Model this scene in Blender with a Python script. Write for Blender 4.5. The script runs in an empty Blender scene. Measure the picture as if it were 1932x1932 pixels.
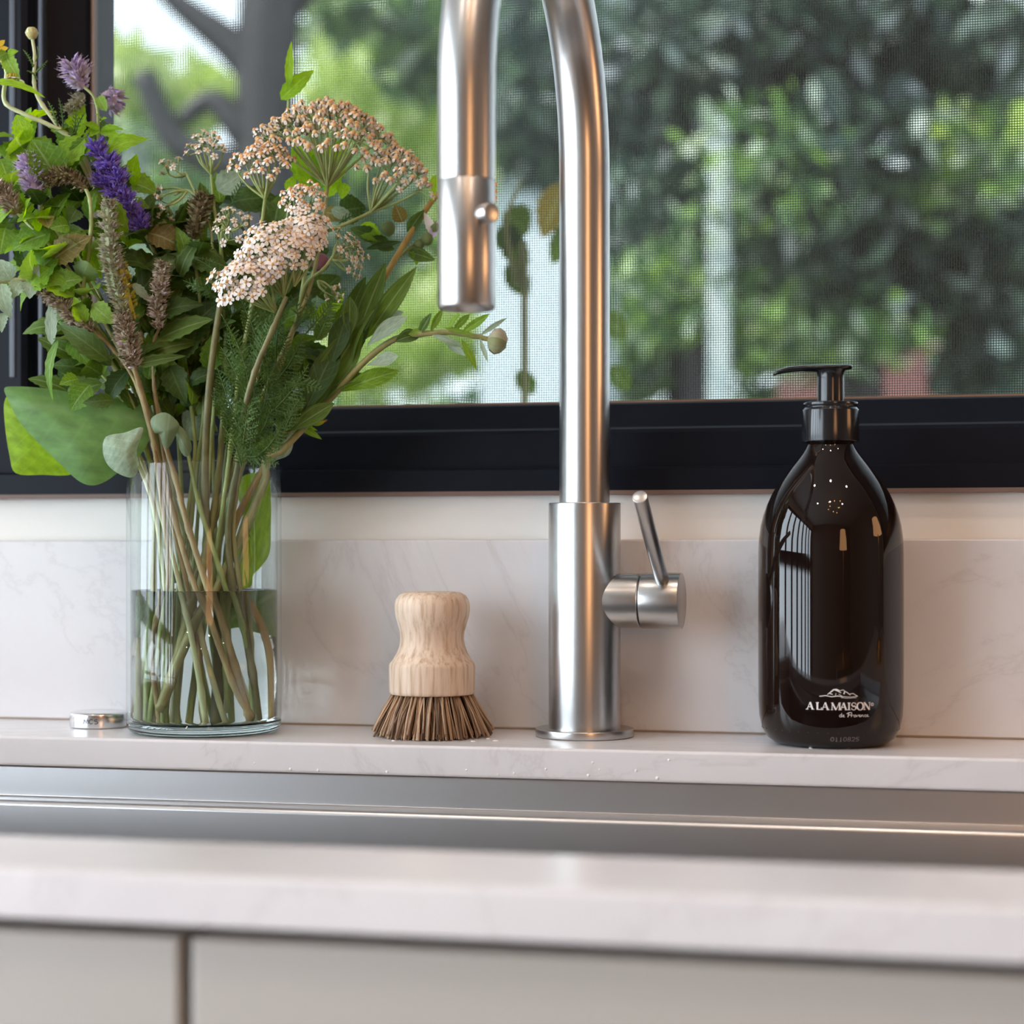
import bpy, bmesh, math, random
import numpy as np
from mathutils import Vector, Matrix
random.seed(7)
rng = np.random.default_rng(11)
R = math.radians
scene = bpy.context.scene
col = scene.collection

# ------------------------------------------------------------------ camera
YAW = R(12.0)
FPX, HOR = 3400.0, 1045.0            # focal length and horizon row in pixels of the 1932 frame
Z0 = 0.900                            # worktop height
ZC = 0.9955                           # camera height
FW = Vector((-math.sin(YAW), math.cos(YAW), 0)); RT = Vector((math.cos(YAW), math.sin(YAW), 0))
CAM = Vector((0, 0, ZC)) - FW * 0.944 - RT * 0.038     # the tap stands at x = y = 0
cd = bpy.data.cameras.new('camera'); cam = bpy.data.objects.new('camera', cd); col.objects.link(cam)
cd.sensor_width = 36; cd.lens = FPX / 1932 * 36; cd.shift_y = (HOR - 966) / 1932
cd.clip_start = 0.02; cd.clip_end = 200
cam.location = CAM; cam.rotation_euler = (R(90), 0, YAW)
cd.dof.use_dof = True; cd.dof.focus_distance = 0.925; cd.dof.aperture_fstop = 6.2; cd.dof.aperture_blades = 0
scene.camera = cam

# ------------------------------------------------------------------ sky, daylight, exposure
world = bpy.data.worlds.new('sky'); scene.world = world; world.use_nodes = True
wn = world.node_tree.nodes; wl = world.node_tree.links
bg = wn['Background']; bg.inputs[0].default_value = (0.80, 0.91, 1.0, 1); bg.inputs[1].default_value = 4.2
def area(name, loc, rot, sx, sy, power, colr):
    d = bpy.data.lights.new(name, 'AREA'); d.shape = 'RECTANGLE'; d.size = sx; d.size_y = sy
    d.energy = power; d.color = colr
    o = bpy.data.objects.new(name, d); col.objects.link(o); o.location = loc; o.rotation_euler = rot
    return o
# daylight entering by the glazed doors in the left wall of the kitchen
area('daylight_left_doors', (-1.72, -1.68, 1.16), (0, R(-90), 0), 1.95, 3.1, 138, (0.78, 0.89, 1.0))
sun = bpy.data.lights.new('sun', 'SUN'); sun.energy = 9.5; sun.angle = R(6); sun.color = (1, 0.95, 0.85)
so = bpy.data.objects.new('sun', sun); col.objects.link(so); so.rotation_euler = Vector((.55, .35, -.76)).to_track_quat('-Z', 'Y').to_euler()
scene.view_settings.view_transform = 'Standard'; scene.view_settings.look = 'None'
scene.view_settings.gamma = 1; scene.view_settings.use_curve_mapping = False
scene.view_settings.exposure = 0.0
cy = scene.cycles
cy.max_bounces = 9; cy.transmission_bounces = 9; cy.transparent_max_bounces = 16; cy.diffuse_bounces = 3; cy.glossy_bounces = 3
cy.use_light_tree = False; cy.use_adaptive_sampling = True; cy.adaptive_threshold = .03; cy.adaptive_min_samples = 16
cy.sample_clamp_indirect = 6; cy.blur_glossy = 0.3
cy.use_denoising = True

# ------------------------------------------------------------------ helpers
def P(px, py, d):
    return CAM + FW * d + RT * ((px - 966) / FPX * d) + Vector((0, 0, (HOR - py) / FPX * d))
def G(px, py, z=Z0):
    return P(px, py, (ZC - z) * FPX / (py - HOR))
def wloc(o):
    v = Vector(o.location)
    while o.parent: o = o.parent; v += Vector(o.location)
    return v
def tag(o, label=None, cat=None, group=None, kind=None):
    if label: o['label'] = label
    if cat: o['category'] = cat
    if group: o['group'] = group
    if kind: o['kind'] = kind
    return o
def thing(name, loc, label, cat, group=None):
    o = bpy.data.objects.new(name, None); col.objects.link(o); o.location = loc
    o.empty_display_size = 0.01
    return tag(o, label, cat, group)
def obj(name, V, F, mat, parent=None, smooth=True, kind=None, uv=None, mats=None, fm=None):
    """link world-space vertices and faces as ONE mesh object"""
    off = wloc(parent) if parent else Vector((0, 0, 0))
    me = bpy.data.meshes.new(name)
    A = np.array([tuple(v) for v in V], dtype=float) - np.array(off)
    me.from_pydata(A.tolist(), [], F)
    for m in (mats or [mat]): me.materials.append(m)
    if fm is not None: me.polygons.foreach_set('material_index', fm)
    if smooth: me.polygons.foreach_set('use_smooth', [True] * len(me.polygons))
    if uv is not None:
        l = me.uv_layers.new(name='UVMap')
        idx = np.zeros(len(me.loops), dtype=np.int32); me.loops.foreach_get('vertex_index', idx)
        l.data.foreach_set('uv', np.array(uv, dtype=np.float32)[idx].ravel())
    me.validate(); me.update()
    o = bpy.data.objects.new(name, me); col.objects.link(o); o.parent = parent
    if kind: o['kind'] = kind
    return o
class MB:
    """collects shapes into one mesh"""
    def __init__(s): s.V = []; s.F = []
    def add(s, V, F):
        n = len(s.V); s.V += [Vector(v) for v in V]; s.F += [tuple(i + n for i in f) for f in F]; return s
    def box(s, a, b):
        x0, y0, z0 = a; x1, y1, z1 = b
        V = [(x0,y0,z0),(x1,y0,z0),(x1,y1,z0),(x0,y1,z0),(x0,y0,z1),(x1,y0,z1),(x1,y1,z1),(x0,y1,z1)]
        return s.add(V, [(0,3,2,1),(4,5,6,7),(0,1,5,4),(1,2,6,5),(2,3,7,6),(3,0,4,7)])
    def build(s, name, mat, parent=None, smooth=False, kind=None, bevel=0, seg=2):
        o = obj(name, s.V, s.F, mat, parent, smooth, kind)
        if bevel:
            bm = bmesh.new(); bm.from_mesh(o.data)
            bmesh.ops.bevel(bm, geom=[e for e in bm.edges if e.calc_face_angle(0) > 0.6], offset=bevel, segments=seg, profile=0.5, affect='EDGES')
            for f in bm.faces: f.smooth = True
            bm.to_mesh(o.data); bm.free()
            w = o.modifiers.new('wn', 'WEIGHTED_NORMAL'); w.keep_sharp = False
        return o
def lathe(prof, c, n=64, axis=None):
    """profile of (radius, height) turned about an axis through c"""
    c = Vector(c); V = []; F = []
    M = Matrix.Identity(3)
    if axis is not None: M = Vector(axis).normalized().to_track_quat('Z', 'Y').to_matrix()
    rings = []
    for r, z in prof:
        if r < 1e-7:
            rings.append([len(V)]); V.append(c + M @ Vector((0, 0, z)))
        else:
            rings.append(list(range(len(V), len(V) + n)))
            V += [c + M @ Vector((r * math.cos(t * 2 * math.pi / n), r * math.sin(t * 2 * math.pi / n), z)) for t in range(n)]
    for a, b in zip(rings, rings[1:]):
        for i in range(n):
            j = (i + 1) % n
            if len(a) == 1 and len(b) == 1: continue
            if len(a) == 1: F.append((a[0], b[j], b[i]))
            elif len(b) == 1: F.append((a[i], a[j], b[0]))
            else: F.append((a[i], a[j], b[j], b[i]))
    return V, F
def rnd(prof, r, k=4):
    """round the inner corners of a profile"""
    out = [prof[0]]
    for a, b, c in zip(prof, prof[1:], prof[2:]):
        a, b, c = Vector(a), Vector(b), Vector(c)
        la, lc = (a - b).length, (c - b).length
        q = min(r, la * .45, lc * .45)
        p0, p1 = b + (a - b) * (q / max(la, 1e-9)), b + (c - b) * (q / max(lc, 1e-9))
        for i in range(k + 1):
            t = i / k; out.append(tuple((1 - t) ** 2 * p0 + 2 * t * (1 - t) * b + t * t * p1))
    return out + [prof[-1]]
def spline(pts, k=6):
    pts = [Vector(p) for p in pts]
    if len(pts) < 3:
        return [pts[0].lerp(pts[-1], i / k) for i in range(k + 1)]
    Q = [pts[0] * 2 - pts[1]] + pts + [pts[-1] * 2 - pts[-2]]; out = []
    for i in range(1, len(Q) - 2):
        a, b, c, d = Q[i - 1], Q[i], Q[i + 1], Q[i + 2]
        for s in range(k):
            t = s / k
            out.append(0.5 * ((2 * b) + (c - a) * t + (2 * a - 5 * b + 4 * c - d) * t * t + (3 * b - a - 3 * c + d) * t ** 3))
    return out + [pts[-1]]
def tube(pts, rad, n=8, cap=True):
    pts = [Vector(p) for p in pts]; m = len(pts)
    if not hasattr(rad, '__len__'): rad = [rad] * m
    elif len(rad) != m: rad = np.interp(np.linspace(0, 1, m), np.linspace(0, 1, len(rad)), rad)
    V = []; F = []; t0 = (pts[1] - pts[0]).normalized()
    u = t0.orthogonal().normalized()
    for i, p in enumerate(pts):
        t = (pts[min(i + 1, m - 1)] - pts[max(i - 1, 0)]).normalized()
        u = (u - t * u.dot(t)).normalized(); w = t.cross(u)
        V += [p + (u * math.cos(a * 2 * math.pi / n) + w * math.sin(a * 2 * math.pi / n)) * rad[i] for a in range(n)]
    for i in range(m - 1):
        for a in range(n):
            b = (a + 1) % n; F.append((i * n + a, i * n + b, (i + 1) * n + b, (i + 1) * n + a))
    if cap: F.append(tuple(range(n - 1, -1, -1))); F.append(tuple(range((m - 1) * n, m * n)))
    return V, F

# ------------------------------------------------------------------ materials
def mat(name, base=(.8,.8,.8), rough=.5, metal=0, **kw):
    m = bpy.data.materials.new(name); m.use_nodes = True
    b = m.node_tree.nodes['Principled BSDF']
    b.inputs['Base Color'].default_value = (*base, 1); b.inputs['Roughness'].default_value = rough; b.inputs['Metallic'].default_value = metal
    for k, v in kw.items(): b.inputs[k.replace('_', ' ')].default_value = v
    return m
def N(m, typ, **kw):
    n = m.node_tree.nodes.new(typ)
    for k, v in kw.items():
        if k in n.inputs: n.inputs[k].default_value = v
        else: setattr(n, k, v)
    return n
def L(m, a, b): m.node_tree.links.new(a, b)
def bsdf(m): return m.node_tree.nodes['Principled BSDF']
def ramp(m, fac, stops):
    r = N(m, 'ShaderNodeValToRGB'); e = r.color_ramp.elements
    e[0].position, e[0].color = stops[0][0], (*stops[0][1], 1); e[1].position, e[1].color = stops[-1][0], (*stops[-1][1], 1)
    for p, c in stops[1:-1]:
        q = e.new(p); q.color = (*c, 1)
    L(m, fac, r.inputs[0]); return r.outputs[0]
def objcoord(m, scale=(1, 1, 1)):
    t = N(m, 'ShaderNodeTexCoord'); mp = N(m, 'ShaderNodeMapping'); mp.inputs['Scale'].default_value = scale
    L(m, t.outputs['Object'], mp.inputs[0]); return mp.outputs[0]
def bump(m, h, s=.2, dist=.001):
    b = N(m, 'ShaderNodeBump', Strength=s, Distance=dist); L(m, h, b.inputs['Height']); L(m, b.outputs[0], bsdf(m).inputs['Normal'])
M = {}
# quartz worktop: warm white with soft grey clouds and fine veins
m = M['quartz'] = mat('quartz', (.70,.68,.68), .27)
c = objcoord(m, (1, 1, 1))
n1 = N(m, 'ShaderNodeTexNoise', Scale=9, Detail=6, Roughness=.6); L(m, c, n1.inputs['Vector'])
n2 = N(m, 'ShaderNodeTexNoise', Scale=5, Detail=8, Roughness=.62, Distortion=1.3); L(m, c, n2.inputs['Vector'])
v = N(m, 'ShaderNodeMath', operation='SUBTRACT'); L(m, n2.outputs[0], v.inputs[0]); v.inputs[1].default_value = .5
va = N(m, 'ShaderNodeMath', operation='ABSOLUTE'); L(m, v.outputs[0], va.inputs[0])
vein = ramp(m, va.outputs[0], [(0.0, (.90,.89,.89)), (.006, (.97,.965,.965)), (.025, (1,1,1))])
cl = ramp(m, n1.outputs[0], [(.3, (.65,.63,.64)), (.7, (.705,.69,.70))])
mx = N(m, 'ShaderNodeMix', data_type='RGBA', blend_type='MULTIPLY'); mx.inputs[0].default_value = .9
L(m, cl, mx.inputs[6]); L(m, vein, mx.inputs[7]); L(m, mx.outputs[2], bsdf(m).inputs['Base Color'])
# brushed stainless steel, brushed around (tap) and along (sink)
def steel(name, sc, base=(.51,.50,.49), rough=.28, aniso=.01):
    m = mat(name, base, rough, 1.0)
    c = objcoord(m, sc)
    n = N(m, 'ShaderNodeTexNoise', Scale=1.0, Detail=3, Roughness=.7); L(m, c, n.inputs['Vector'])
    r = N(m, 'ShaderNodeMapRange', **{'To Min': rough - (aniso or .02), 'To Max': rough + (aniso or .025)}); L(m, n.outputs[0], r.inputs[0]); L(m, r.outputs[0], bsdf(m).inputs['Roughness'])
    bump(m, n.outputs[0], .006, .0001)
    return m
M['steel_tap'] = steel('steel_tap', (900, 900, 20))
M['steel_arm'] = steel('steel_arm', (12, 500, 500), (.52,.51,.50), .28, .008)
M['steel_sink'] = steel('steel_sink', (15, 900, 700), (.62,.61,.61), .31)
M['steel_plain'] = mat('steel_plain', (.48,.47,.46), .28, 1.0)
M['chrome'] = mat('chrome', (.72,.72,.73), .17, 1.0)
m = M['frame'] = mat('black_aluminium', (.005,.0068,.012), .40, Specular_IOR_Level=.12)
n = N(m, 'ShaderNodeTexNoise', Scale=900, Detail=2); bump(m, n.outputs[0], .06, .0003)
M['mesh'] = mat('mesh_wire', (.022,.025,.028), .6)
M['wall'] = mat('wall_paint', (.74,.72,.685), .5)
M['ceil'] = mat('ceiling_paint', (.40,.385,.36), .7)
M['caulk'] = mat('caulk', (.16,.10,.08), .6)
m = M['floorwood'] = mat('floor_boards', (.13,.08,.05), .4)
M['panel'] = mat('warm_wood', (.17,.12,.085), .5)
m = M['cabinet'] = mat('cabinet_paint', (.42,.395,.36), .40)
m = M['carcass'] = mat('cabinet_carcass', (.10,.085,.075), .6)
M['bplastic'] = mat('black_plastic', (.010,.010,.012), .16)
m = M['amber'] = mat('dark_amber_glass', (.0075,.0034,.0025), .03, IOR=1.42)
M['print'] = mat('white_print', (.72,.68,.66), .5)
M['stamp'] = mat('grey_stamp', (.14,.12,.13), .4)
M['ink'] = mat('dark_ink', (.02,.02,.025), .4)
# pale beech of the brush with fine vertical grain
m = M['beech'] = mat('beech', (.70,.52,.38), .55)
c = objcoord(m, (420, 420, 26)); n = N(m, 'ShaderNodeTexNoise', Scale=1, Detail=4, Roughness=.6); L(m, c, n.inputs['Vector'])
c2 = objcoord(m, (60, 60, 22)); n2 = N(m, 'ShaderNodeTexWave', Scale=.9, Distortion=6, Detail=2); L(m, c2, n2.inputs['Vector'])
a = ramp(m, n.outputs[0], [(.33, (.50,.34,.22)), (.52, (.72,.555,.42)), (.7, (.78,.62,.48))])
b2 = ramp(m, n2.outputs[0], [(0, (.92,.87,.82)), (.5, (1,1,1))])
mx = N(m, 'ShaderNodeMix', data_type='RGBA', blend_type='MULTIPLY'); mx.inputs[0].default_value = .8
L(m, a, mx.inputs[6]); L(m, b2, mx.inputs[7]); L(m, mx.outputs[2], bsdf(m).inputs['Base Color']); bump(m, n.outputs[0], .15, .0004)
def island(name, stops, rough=.6, transl=0.0, spec=.3):
    m = mat(name, stops[0][1], rough, Specular_IOR_Level=spec)
    g = N(m, 'ShaderNodeNewGeometry'); cc = ramp(m, g.outputs['Random Per Island'], stops)
    L(m, cc, bsdf(m).inputs['Base Color'])
    if transl:
        t = N(m, 'ShaderNodeBsdfTranslucent'); hs = N(m, 'ShaderNodeHueSaturation', Hue=.485, Saturation=1.15, Value=1.35); L(m, cc, hs.inputs['Color']); L(m, hs.outputs[0], t.inputs[0])
        x = N(m, 'ShaderNodeMixShader'); x.inputs[0].default_value = transl
        L(m, bsdf(m).outputs[0], x.inputs[1]); L(m, t.outputs[0], x.inputs[2]); L(m, x.outputs[0], m.node_tree.nodes['Material Output'].inputs[0])
    return m
M['bristle'] = island('bristle', [(0, (.11,.065,.04)), (.4, (.30,.19,.115)), (.8, (.46,.31,.20)), (1, (.60,.43,.29))], .55)
# glass: real refraction for the vase and its water, a thin sheet for window panes
def glass(name, ior, colr=(1,1,1)):
    m = bpy.data.materials.new(name); m.use_nodes = True; nt = m.node_tree; nt.nodes.remove(nt.nodes['Principled BSDF'])
    g = nt.nodes.new('ShaderNodeBsdfGlass'); g.inputs['IOR'].default_value = ior; g.inputs['Roughness'].default_value = 0; g.inputs[0].default_value = (*colr, 1)
    nt.links.new(g.outputs[0], nt.nodes['Material Output'].inputs[0]); return m
def sheet(name, tint=(1,1,1), ior=1.5, gain=1.0):
    m = bpy.data.materials.new(name); m.use_nodes = True; nt = m.node_tree; nt.nodes.remove(nt.nodes['Principled BSDF'])
    t = nt.nodes.new('ShaderNodeBsdfTransparent'); t.inputs[0].default_value = (*tint, 1)
    g = nt.nodes.new('ShaderNodeBsdfGlossy'); g.inputs['Roughness'].default_value = 0.0
    lw = nt.nodes.new('ShaderNodeLayerWeight'); lw.inputs[0].default_value = .5
    pw = nt.nodes.new('ShaderNodeMath'); pw.operation = 'POWER'; nt.links.new(lw.outputs['Facing'], pw.inputs[0]); pw.inputs[1].default_value = 4.5
    f = nt.nodes.new('ShaderNodeMath'); f.operation = 'MULTIPLY_ADD'; nt.links.new(pw.outputs[0], f.inputs[0]); f.inputs[1].default_value = gain * .9; f.inputs[2].default_value = ((ior - 1) / (ior + 1)) ** 2
    x = nt.nodes.new('ShaderNodeMixShader'); nt.links.new(f.outputs[0], x.inputs[0]); nt.links.new(t.outputs[0], x.inputs[1]); nt.links.new(g.outputs[0], x.inputs[2])
    nt.links.new(x.outputs[0], nt.nodes['Material Output'].inputs[0]); return m
M['vase'] = sheet('vase_glass', (.965,.985,.98), 1.45, .6)
M['vase_base'] = glass('vase_base_glass', 1.5, (.93,.98,.97))
M['water'] = glass('water', 1.33, (.985,.995,.985))
M['pane'] = sheet('window_glass', (.96,.98,.98), 1.5)
# leaves: veins from the leaf's own UV, light passing through
def leafmat(name, a, b, under=None, transl=.4, nv=7, rough=.5, vein=(.55,.65,.35), vs=.35):
    m = mat(name, a, rough, Specular_IOR_Level=.22)
    uv = N(m, 'ShaderNodeTexCoord'); sp = N(m, 'ShaderNodeSeparateXYZ'); L(m, uv.outputs['UV'], sp.inputs[0])
    oi = N(m, 'ShaderNodeObjectInfo')
    base = ramp(m, oi.outputs['Random'], [(0, a), (1, b)])
    ns = N(m, 'ShaderNodeTexNoise', Scale=6, Detail=3); L(m, uv.outputs['UV'], ns.inputs['Vector'])
    mr = N(m, 'ShaderNodeMapRange', **{'From Min': .3, 'From Max': .7, 'To Min': .75, 'To Max': 1.2}); L(m, ns.outputs[0], mr.inputs[0])
    hv = N(m, 'ShaderNodeHueSaturation'); L(m, base, hv.inputs['Color']); L(m, mr.outputs[0], hv.inputs['Value'])
    av = N(m, 'ShaderNodeMath', operation='ABSOLUTE'); L(m, sp.outputs[1], av.inputs[0])
    # side veins: fract(nv*u - 1.1*|v|)
    k1 = N(m, 'ShaderNodeMath', operation='MULTIPLY'); L(m, sp.outputs[0], k1.inputs[0]); k1.inputs[1].default_value = nv
    k2 = N(m, 'ShaderNodeMath', operation='MULTIPLY_ADD'); L(m, av.outputs[0], k2.inputs[0]); k2.inputs[1].default_value = -1.3; L(m, k1.outputs[0], k2.inputs[2])
    pp = N(m, 'ShaderNodeMath', operation='PINGPONG'); L(m, k2.outputs[0], pp.inputs[0]); pp.inputs[1].default_value = .5
    sv = N(m, 'ShaderNodeMapRange', **{'From Min': 0, 'From Max': .10, 'To Min': .55, 'To Max': 0}); L(m, pp.outputs[0], sv.inputs[0])
    mv = N(m, 'ShaderNodeMapRange', **{'From Min': .03, 'From Max': .085, 'To Min': 1, 'To Max': 0}); L(m, av.outputs[0], mv.inputs[0])
    mxm = N(m, 'ShaderNodeMath', operation='MAXIMUM'); L(m, sv.outputs[0], mxm.inputs[0]); L(m, mv.outputs[0], mxm.inputs[1])
    sc = N(m, 'ShaderNodeMath', operation='MULTIPLY'); L(m, mxm.outputs[0], sc.inputs[0]); sc.inputs[1].default_value = vs
    mx = N(m, 'ShaderNodeMix', data_type='RGBA'); L(m, sc.outputs[0], mx.inputs[0]); L(m, hv.outputs[0], mx.inputs[6]); mx.inputs[7].default_value = (*vein, 1)
    colr = mx.outputs[2]; top = colr
    if under:
        g = N(m, 'ShaderNodeNewGeometry'); mu = N(m, 'ShaderNodeMix', data_type='RGBA'); L(m, g.outputs['Backfacing'], mu.inputs[0]); L(m, colr, mu.inputs[6]); mu.inputs[7].default_value = (*under, 1); top = mu.outputs[2]
    L(m, top, bsdf(m).inputs['Base Color']); bump(m, mxm.outputs[0], -.3, .0004)
    t = N(m, 'ShaderNodeBsdfTranslucent'); hs = N(m, 'ShaderNodeHueSaturation', Hue=.475, Saturation=1.25, Value=1.5); L(m, colr, hs.inputs['Color']); L(m, hs.outputs[0], t.inputs[0])
    x = N(m, 'ShaderNodeMixShader'); x.inputs[0].default_value = transl
    L(m, bsdf(m).outputs[0], x.inputs[1]); L(m, t.outputs[0], x.inputs[2]); L(m, x.outputs[0], m.node_tree.nodes['Material Output'].inputs[0])
    return m
M['lf_mint'] = leafmat('leaf_mint', (.12,.25,.03), (.22,.38,.055), under=(.25,.36,.18), transl=.42)
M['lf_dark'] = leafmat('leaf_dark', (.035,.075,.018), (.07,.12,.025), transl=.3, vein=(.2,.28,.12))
M['lf_bright'] = leafmat('leaf_bright', (.22,.42,.03), (.30,.52,.05), transl=.55, vein=(.55,.75,.25), vs=.25)
M['lf_grey'] = leafmat('leaf_grey', (.27,.37,.25), (.36,.45,.33), transl=.3, nv=6, vein=(.55,.62,.48), rough=.6)
M['lf_comfrey'] = leafmat('leaf_comfrey', (.13,.25,.08), (.13,.25,.08), transl=.32, nv=5, vein=(.30,.42,.22), vs=.15, rough=.6)
M['lf_cal'] = leafmat('leaf_calendula', (.07,.13,.03), (.12,.20,.04), under=(.24,.32,.19), transl=.35, nv=0, vein=(.35,.42,.2), vs=.5)
M['lf_fern'] = leafmat('leaf_fern', (.075,.15,.04), (.14,.24,.075), transl=.3, nv=0, vs=0)
M['lf_brown'] = leafmat('leaf_brown', (.20,.16,.05), (.26,.22,.07), transl=.4)
def stemmat(name, a, b):
    m = mat(name, a, .5); c = objcoord(m, (90, 90, 35)); n = N(m, 'ShaderNodeTexNoise', Scale=1, Detail=4, Roughness=.65); L(m, c, n.inputs['Vector'])
    L(m, ramp(m, n.outputs[0], [(.35, a), (.65, b)]), bsdf(m).inputs['Base Color']); bump(m, n.outputs[0], .3, .0006); return m
M['st_green'] = stemmat('stem_green', (.20,.27,.07), (.36,.42,.16))
M['st_olive'] = stemmat('stem_olive', (.19,.19,.06), (.34,.32,.12))
M['st_brown'] = stemmat('stem_brown', (.22,.16,.07), (.42,.33,.15))
M['st_shaded'] = stemmat('stem_shaded', (.085,.09,.03), (.18,.175,.07))  # olive stem standing in shade, the shade put into a darker colour
M['petal_tan'] = island('petal_tan', [(0, (.60,.47,.38)), (1, (.74,.64,.56))], .6, .2)
M['st_pale'] = stemmat('stem_pale', (.42,.48,.25), (.58,.60,.36))
M['st_gold'] = stemmat('stem_gold', (.36,.22,.05), (.48,.33,.08))
M['petal_white'] = island('petal_white', [(0, (.72,.64,.58)), (1, (.80,.74,.70))], .6, .25)
M['petal_pink'] = island('petal_pink', [(0, (.80,.68,.61)), (1, (.86,.78,.73))], .6, .25)
M['eye_tan'] = island('eye_tan', [(0, (.42,.24,.10)), (1, (.60,.38,.18))], .7)
M['eye_orange'] = island('eye_orange', [(0, (.58,.27,.10)), (1, (.66,.36,.15))], .7)
M['eye_soft'] = island('eye_soft', [(0, (.55,.33,.13)), (1, (.64,.42,.2))], .7)
M['cup'] = mat('floret_cup', (.20,.27,.11), .6)
M['sp_lav'] = island('spike_lavender', [(0, (.46,.36,.58)), (.5, (.62,.52,.70)), (.8, (.58,.50,.58)), (1, (.30,.32,.2))], .6, .25)
M['sp_viol'] = island('spike_violet', [(0, (.10,.05,.30)), (.35, (.20,.13,.55)), (.7, (.36,.27,.72)), (.85, (.20,.09,.25)), (1, (.42,.36,.62))], .55, .25)
M['sp_grey'] = island('spike_grey_green', [(0, (.26,.29,.15)), (.5, (.40,.43,.27)), (.85, (.50,.45,.40)), (1, (.25,.15,.11))], .7, .15)
M['sp_brown'] = island('spike_brown', [(0, (.18,.14,.085)), (.4, (.33,.27,.18)), (.75, (.50,.45,.36)), (1, (.62,.48,.54))], .7, .15)
M['sp_seed'] = island('spike_seed', [(0, (.06,.045,.02)), (.5, (.17,.12,.06)), (.8, (.30,.30,.15)), (1, (.38,.36,.2))], .7, .1)
M['sp_yellow'] = island('spike_yellow', [(0, (.40,.34,.04)), (1, (.55,.45,.05))], .7, .2)
M['pt_orange'] = island('petal_orange', [(0, (.75,.22,.01)), (1, (.85,.40,.02))], .5, .35)
M['pt_yellow'] = island('petal_yellow', [(0, (.80,.45,.02)), (1, (.75,.62,.10))], .5, .35)
M['pt_purple'] = mat('petal_dusky', (.20,.07,.09), .6)
# garden
M['g_dark'] = island('garden_dark', [(0, (.02,.04,.036)), (.45, (.04,.08,.065)), (.72, (.10,.17,.10)), (.86, (.26,.36,.28)), (.94, (.5,.56,.58)), (1, (.68,.7,.74))], .4, .35, .5)  # palest leaf tones are painted glints for the blurred highlights
M['g_mid'] = island('garden_mid', [(0, (.04,.09,.045)), (.4, (.09,.18,.07)), (.75, (.24,.40,.10)), (.88, (.48,.58,.42)), (1, (.72,.76,.72))], .4, .45, .5)  # its near-white leaves likewise stand in for bright highlights
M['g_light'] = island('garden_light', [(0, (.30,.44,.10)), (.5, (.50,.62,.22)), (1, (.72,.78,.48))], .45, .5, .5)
M['bark'] = stemmat('bark', (.012,.011,.012), (.03,.027,.028))
M['soil'] = mat('soil', (.08,.10,.05), .9)
M['post'] = mat('pale_post', (.55,.62,.62), .6)
M['shed'] = mat('shed_paint', (.62,.70,.76), .7)
M['terracotta'] = mat('terracotta', (.20,.09,.085), .8)

# ------------------------------------------------------------------ the room
XL, XR, YB, YF, ZT = -1.65, 2.30, 0.045, -3.40, 2.45
def struct(name, mb, m, **kw):
    o = mb.build(name, m, **kw); o['kind'] = 'structure'; return o
struct('floor', MB().box((XL - .1, YF - .1, -.05), (XR + .1, YB + .15, 0)), M['floorwood'])
struct('ceiling', MB().box((XL - .1, YF - .1, ZT), (XR + .1, YB + .15, ZT + .1)), M['ceil'])
WX0, WX1, WZ0, WZ1 = -.405, 1.45, ZC + .0344, 2.10          # kitchen window opening
tag(struct('wall_back', MB().box((XL - .1, YB, 0), (WX0, YB + .15, ZT)).box((WX1, YB, 0), (XR + .1, YB + .15, ZT))
       .box((WX0, YB, 0), (WX1, YB + .15, WZ0)).box((WX0, YB, WZ1), (WX1, YB + .15, ZT)), M['wall']), 'cream painted wall strip between the marble upstand and black window')
DY0, DY1, DZ1 = -3.25, -.12, 2.15                            # glazed doors in the left wall
struct('wall_left', MB().box((XL - .1, YF - .1, 0), (XL, DY0, ZT)).box((XL - .1, DY1, 0), (XL, YB, ZT)).box((XL - .1, DY0, DZ1), (XL, DY1, ZT)), M['wall'])
struct('wall_right', MB().box((XR, YF - .1, 0), (XR + .1, YB, ZT)), M['panel'])
struct('wall_front', MB().box((XL, YF - .1, 0), (XR, YF, ZT)), M['panel'])
d = MB()
for y in np.linspace(DY0, DY1, 8): d.box((XL - .06, y - .05, .02), (XL - .01, y + .05, DZ1))
for z in (.06, 1.05, DZ1 - .04): d.box((XL - .055, DY0, z - .04), (XL - .015, DY1, z + .04))
struct('door_1', d, M['frame'])

# kitchen window: black frame in three steps, glazing bead, pane and insect screen
wz = [ZC + .0344, ZC + .0475, ZC + .0688, ZC + .0853]
win = thing('window_1', (.5, .06, wz[0]), 'black aluminium kitchen window frame with sloped glazing bead above the sink', 'window'); win['kind'] = 'structure'
def rail(name, prof):
    """mitred loop of a frame profile (depth y, inset from the opening edge)"""
    V = []; F = []; k = len(prof)
    for cx, cz in ((0, 0), (1, 0), (1, 1), (0, 1)):
        for y, t in prof:
            tx = t * 1.78
            V.append(((WX0 + tx) if cx == 0 else (WX1 - tx), y, (WZ0 + t) if cz == 0 else (WZ1 - t)))
    for c in range(4):
        e = (c + 1) % 4
        for i in range(k):
            j = (i + 1) % k; F.append((c * k + i, e * k + i, e * k + j, c * k + j))
    return V, F
a, b, c3, d4 = 0, .0131, .0344, .0509
mb = MB(); mb.add(*rail('', [(.040, a), (.040, b - .0012), (.0415, b), (.16, b), (.16, a)])); mb.build('outer_frame', M['frame'], win)
mb = MB(); mb.add(*rail('', [(.052, b), (.052, c3 - .002), (.054, c3), (.12, c3), (.12, b)])); mb.build('sash_rail', M['frame'], win)
mb = MB(); mb.add(*rail('', [(.056, c3), (.059, c3 + .0015), (.074, d4 - .001), (.076, d4), (.11, d4), (.11, c3)])); mb.build('glazing_bead', M['frame'], win)
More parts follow.
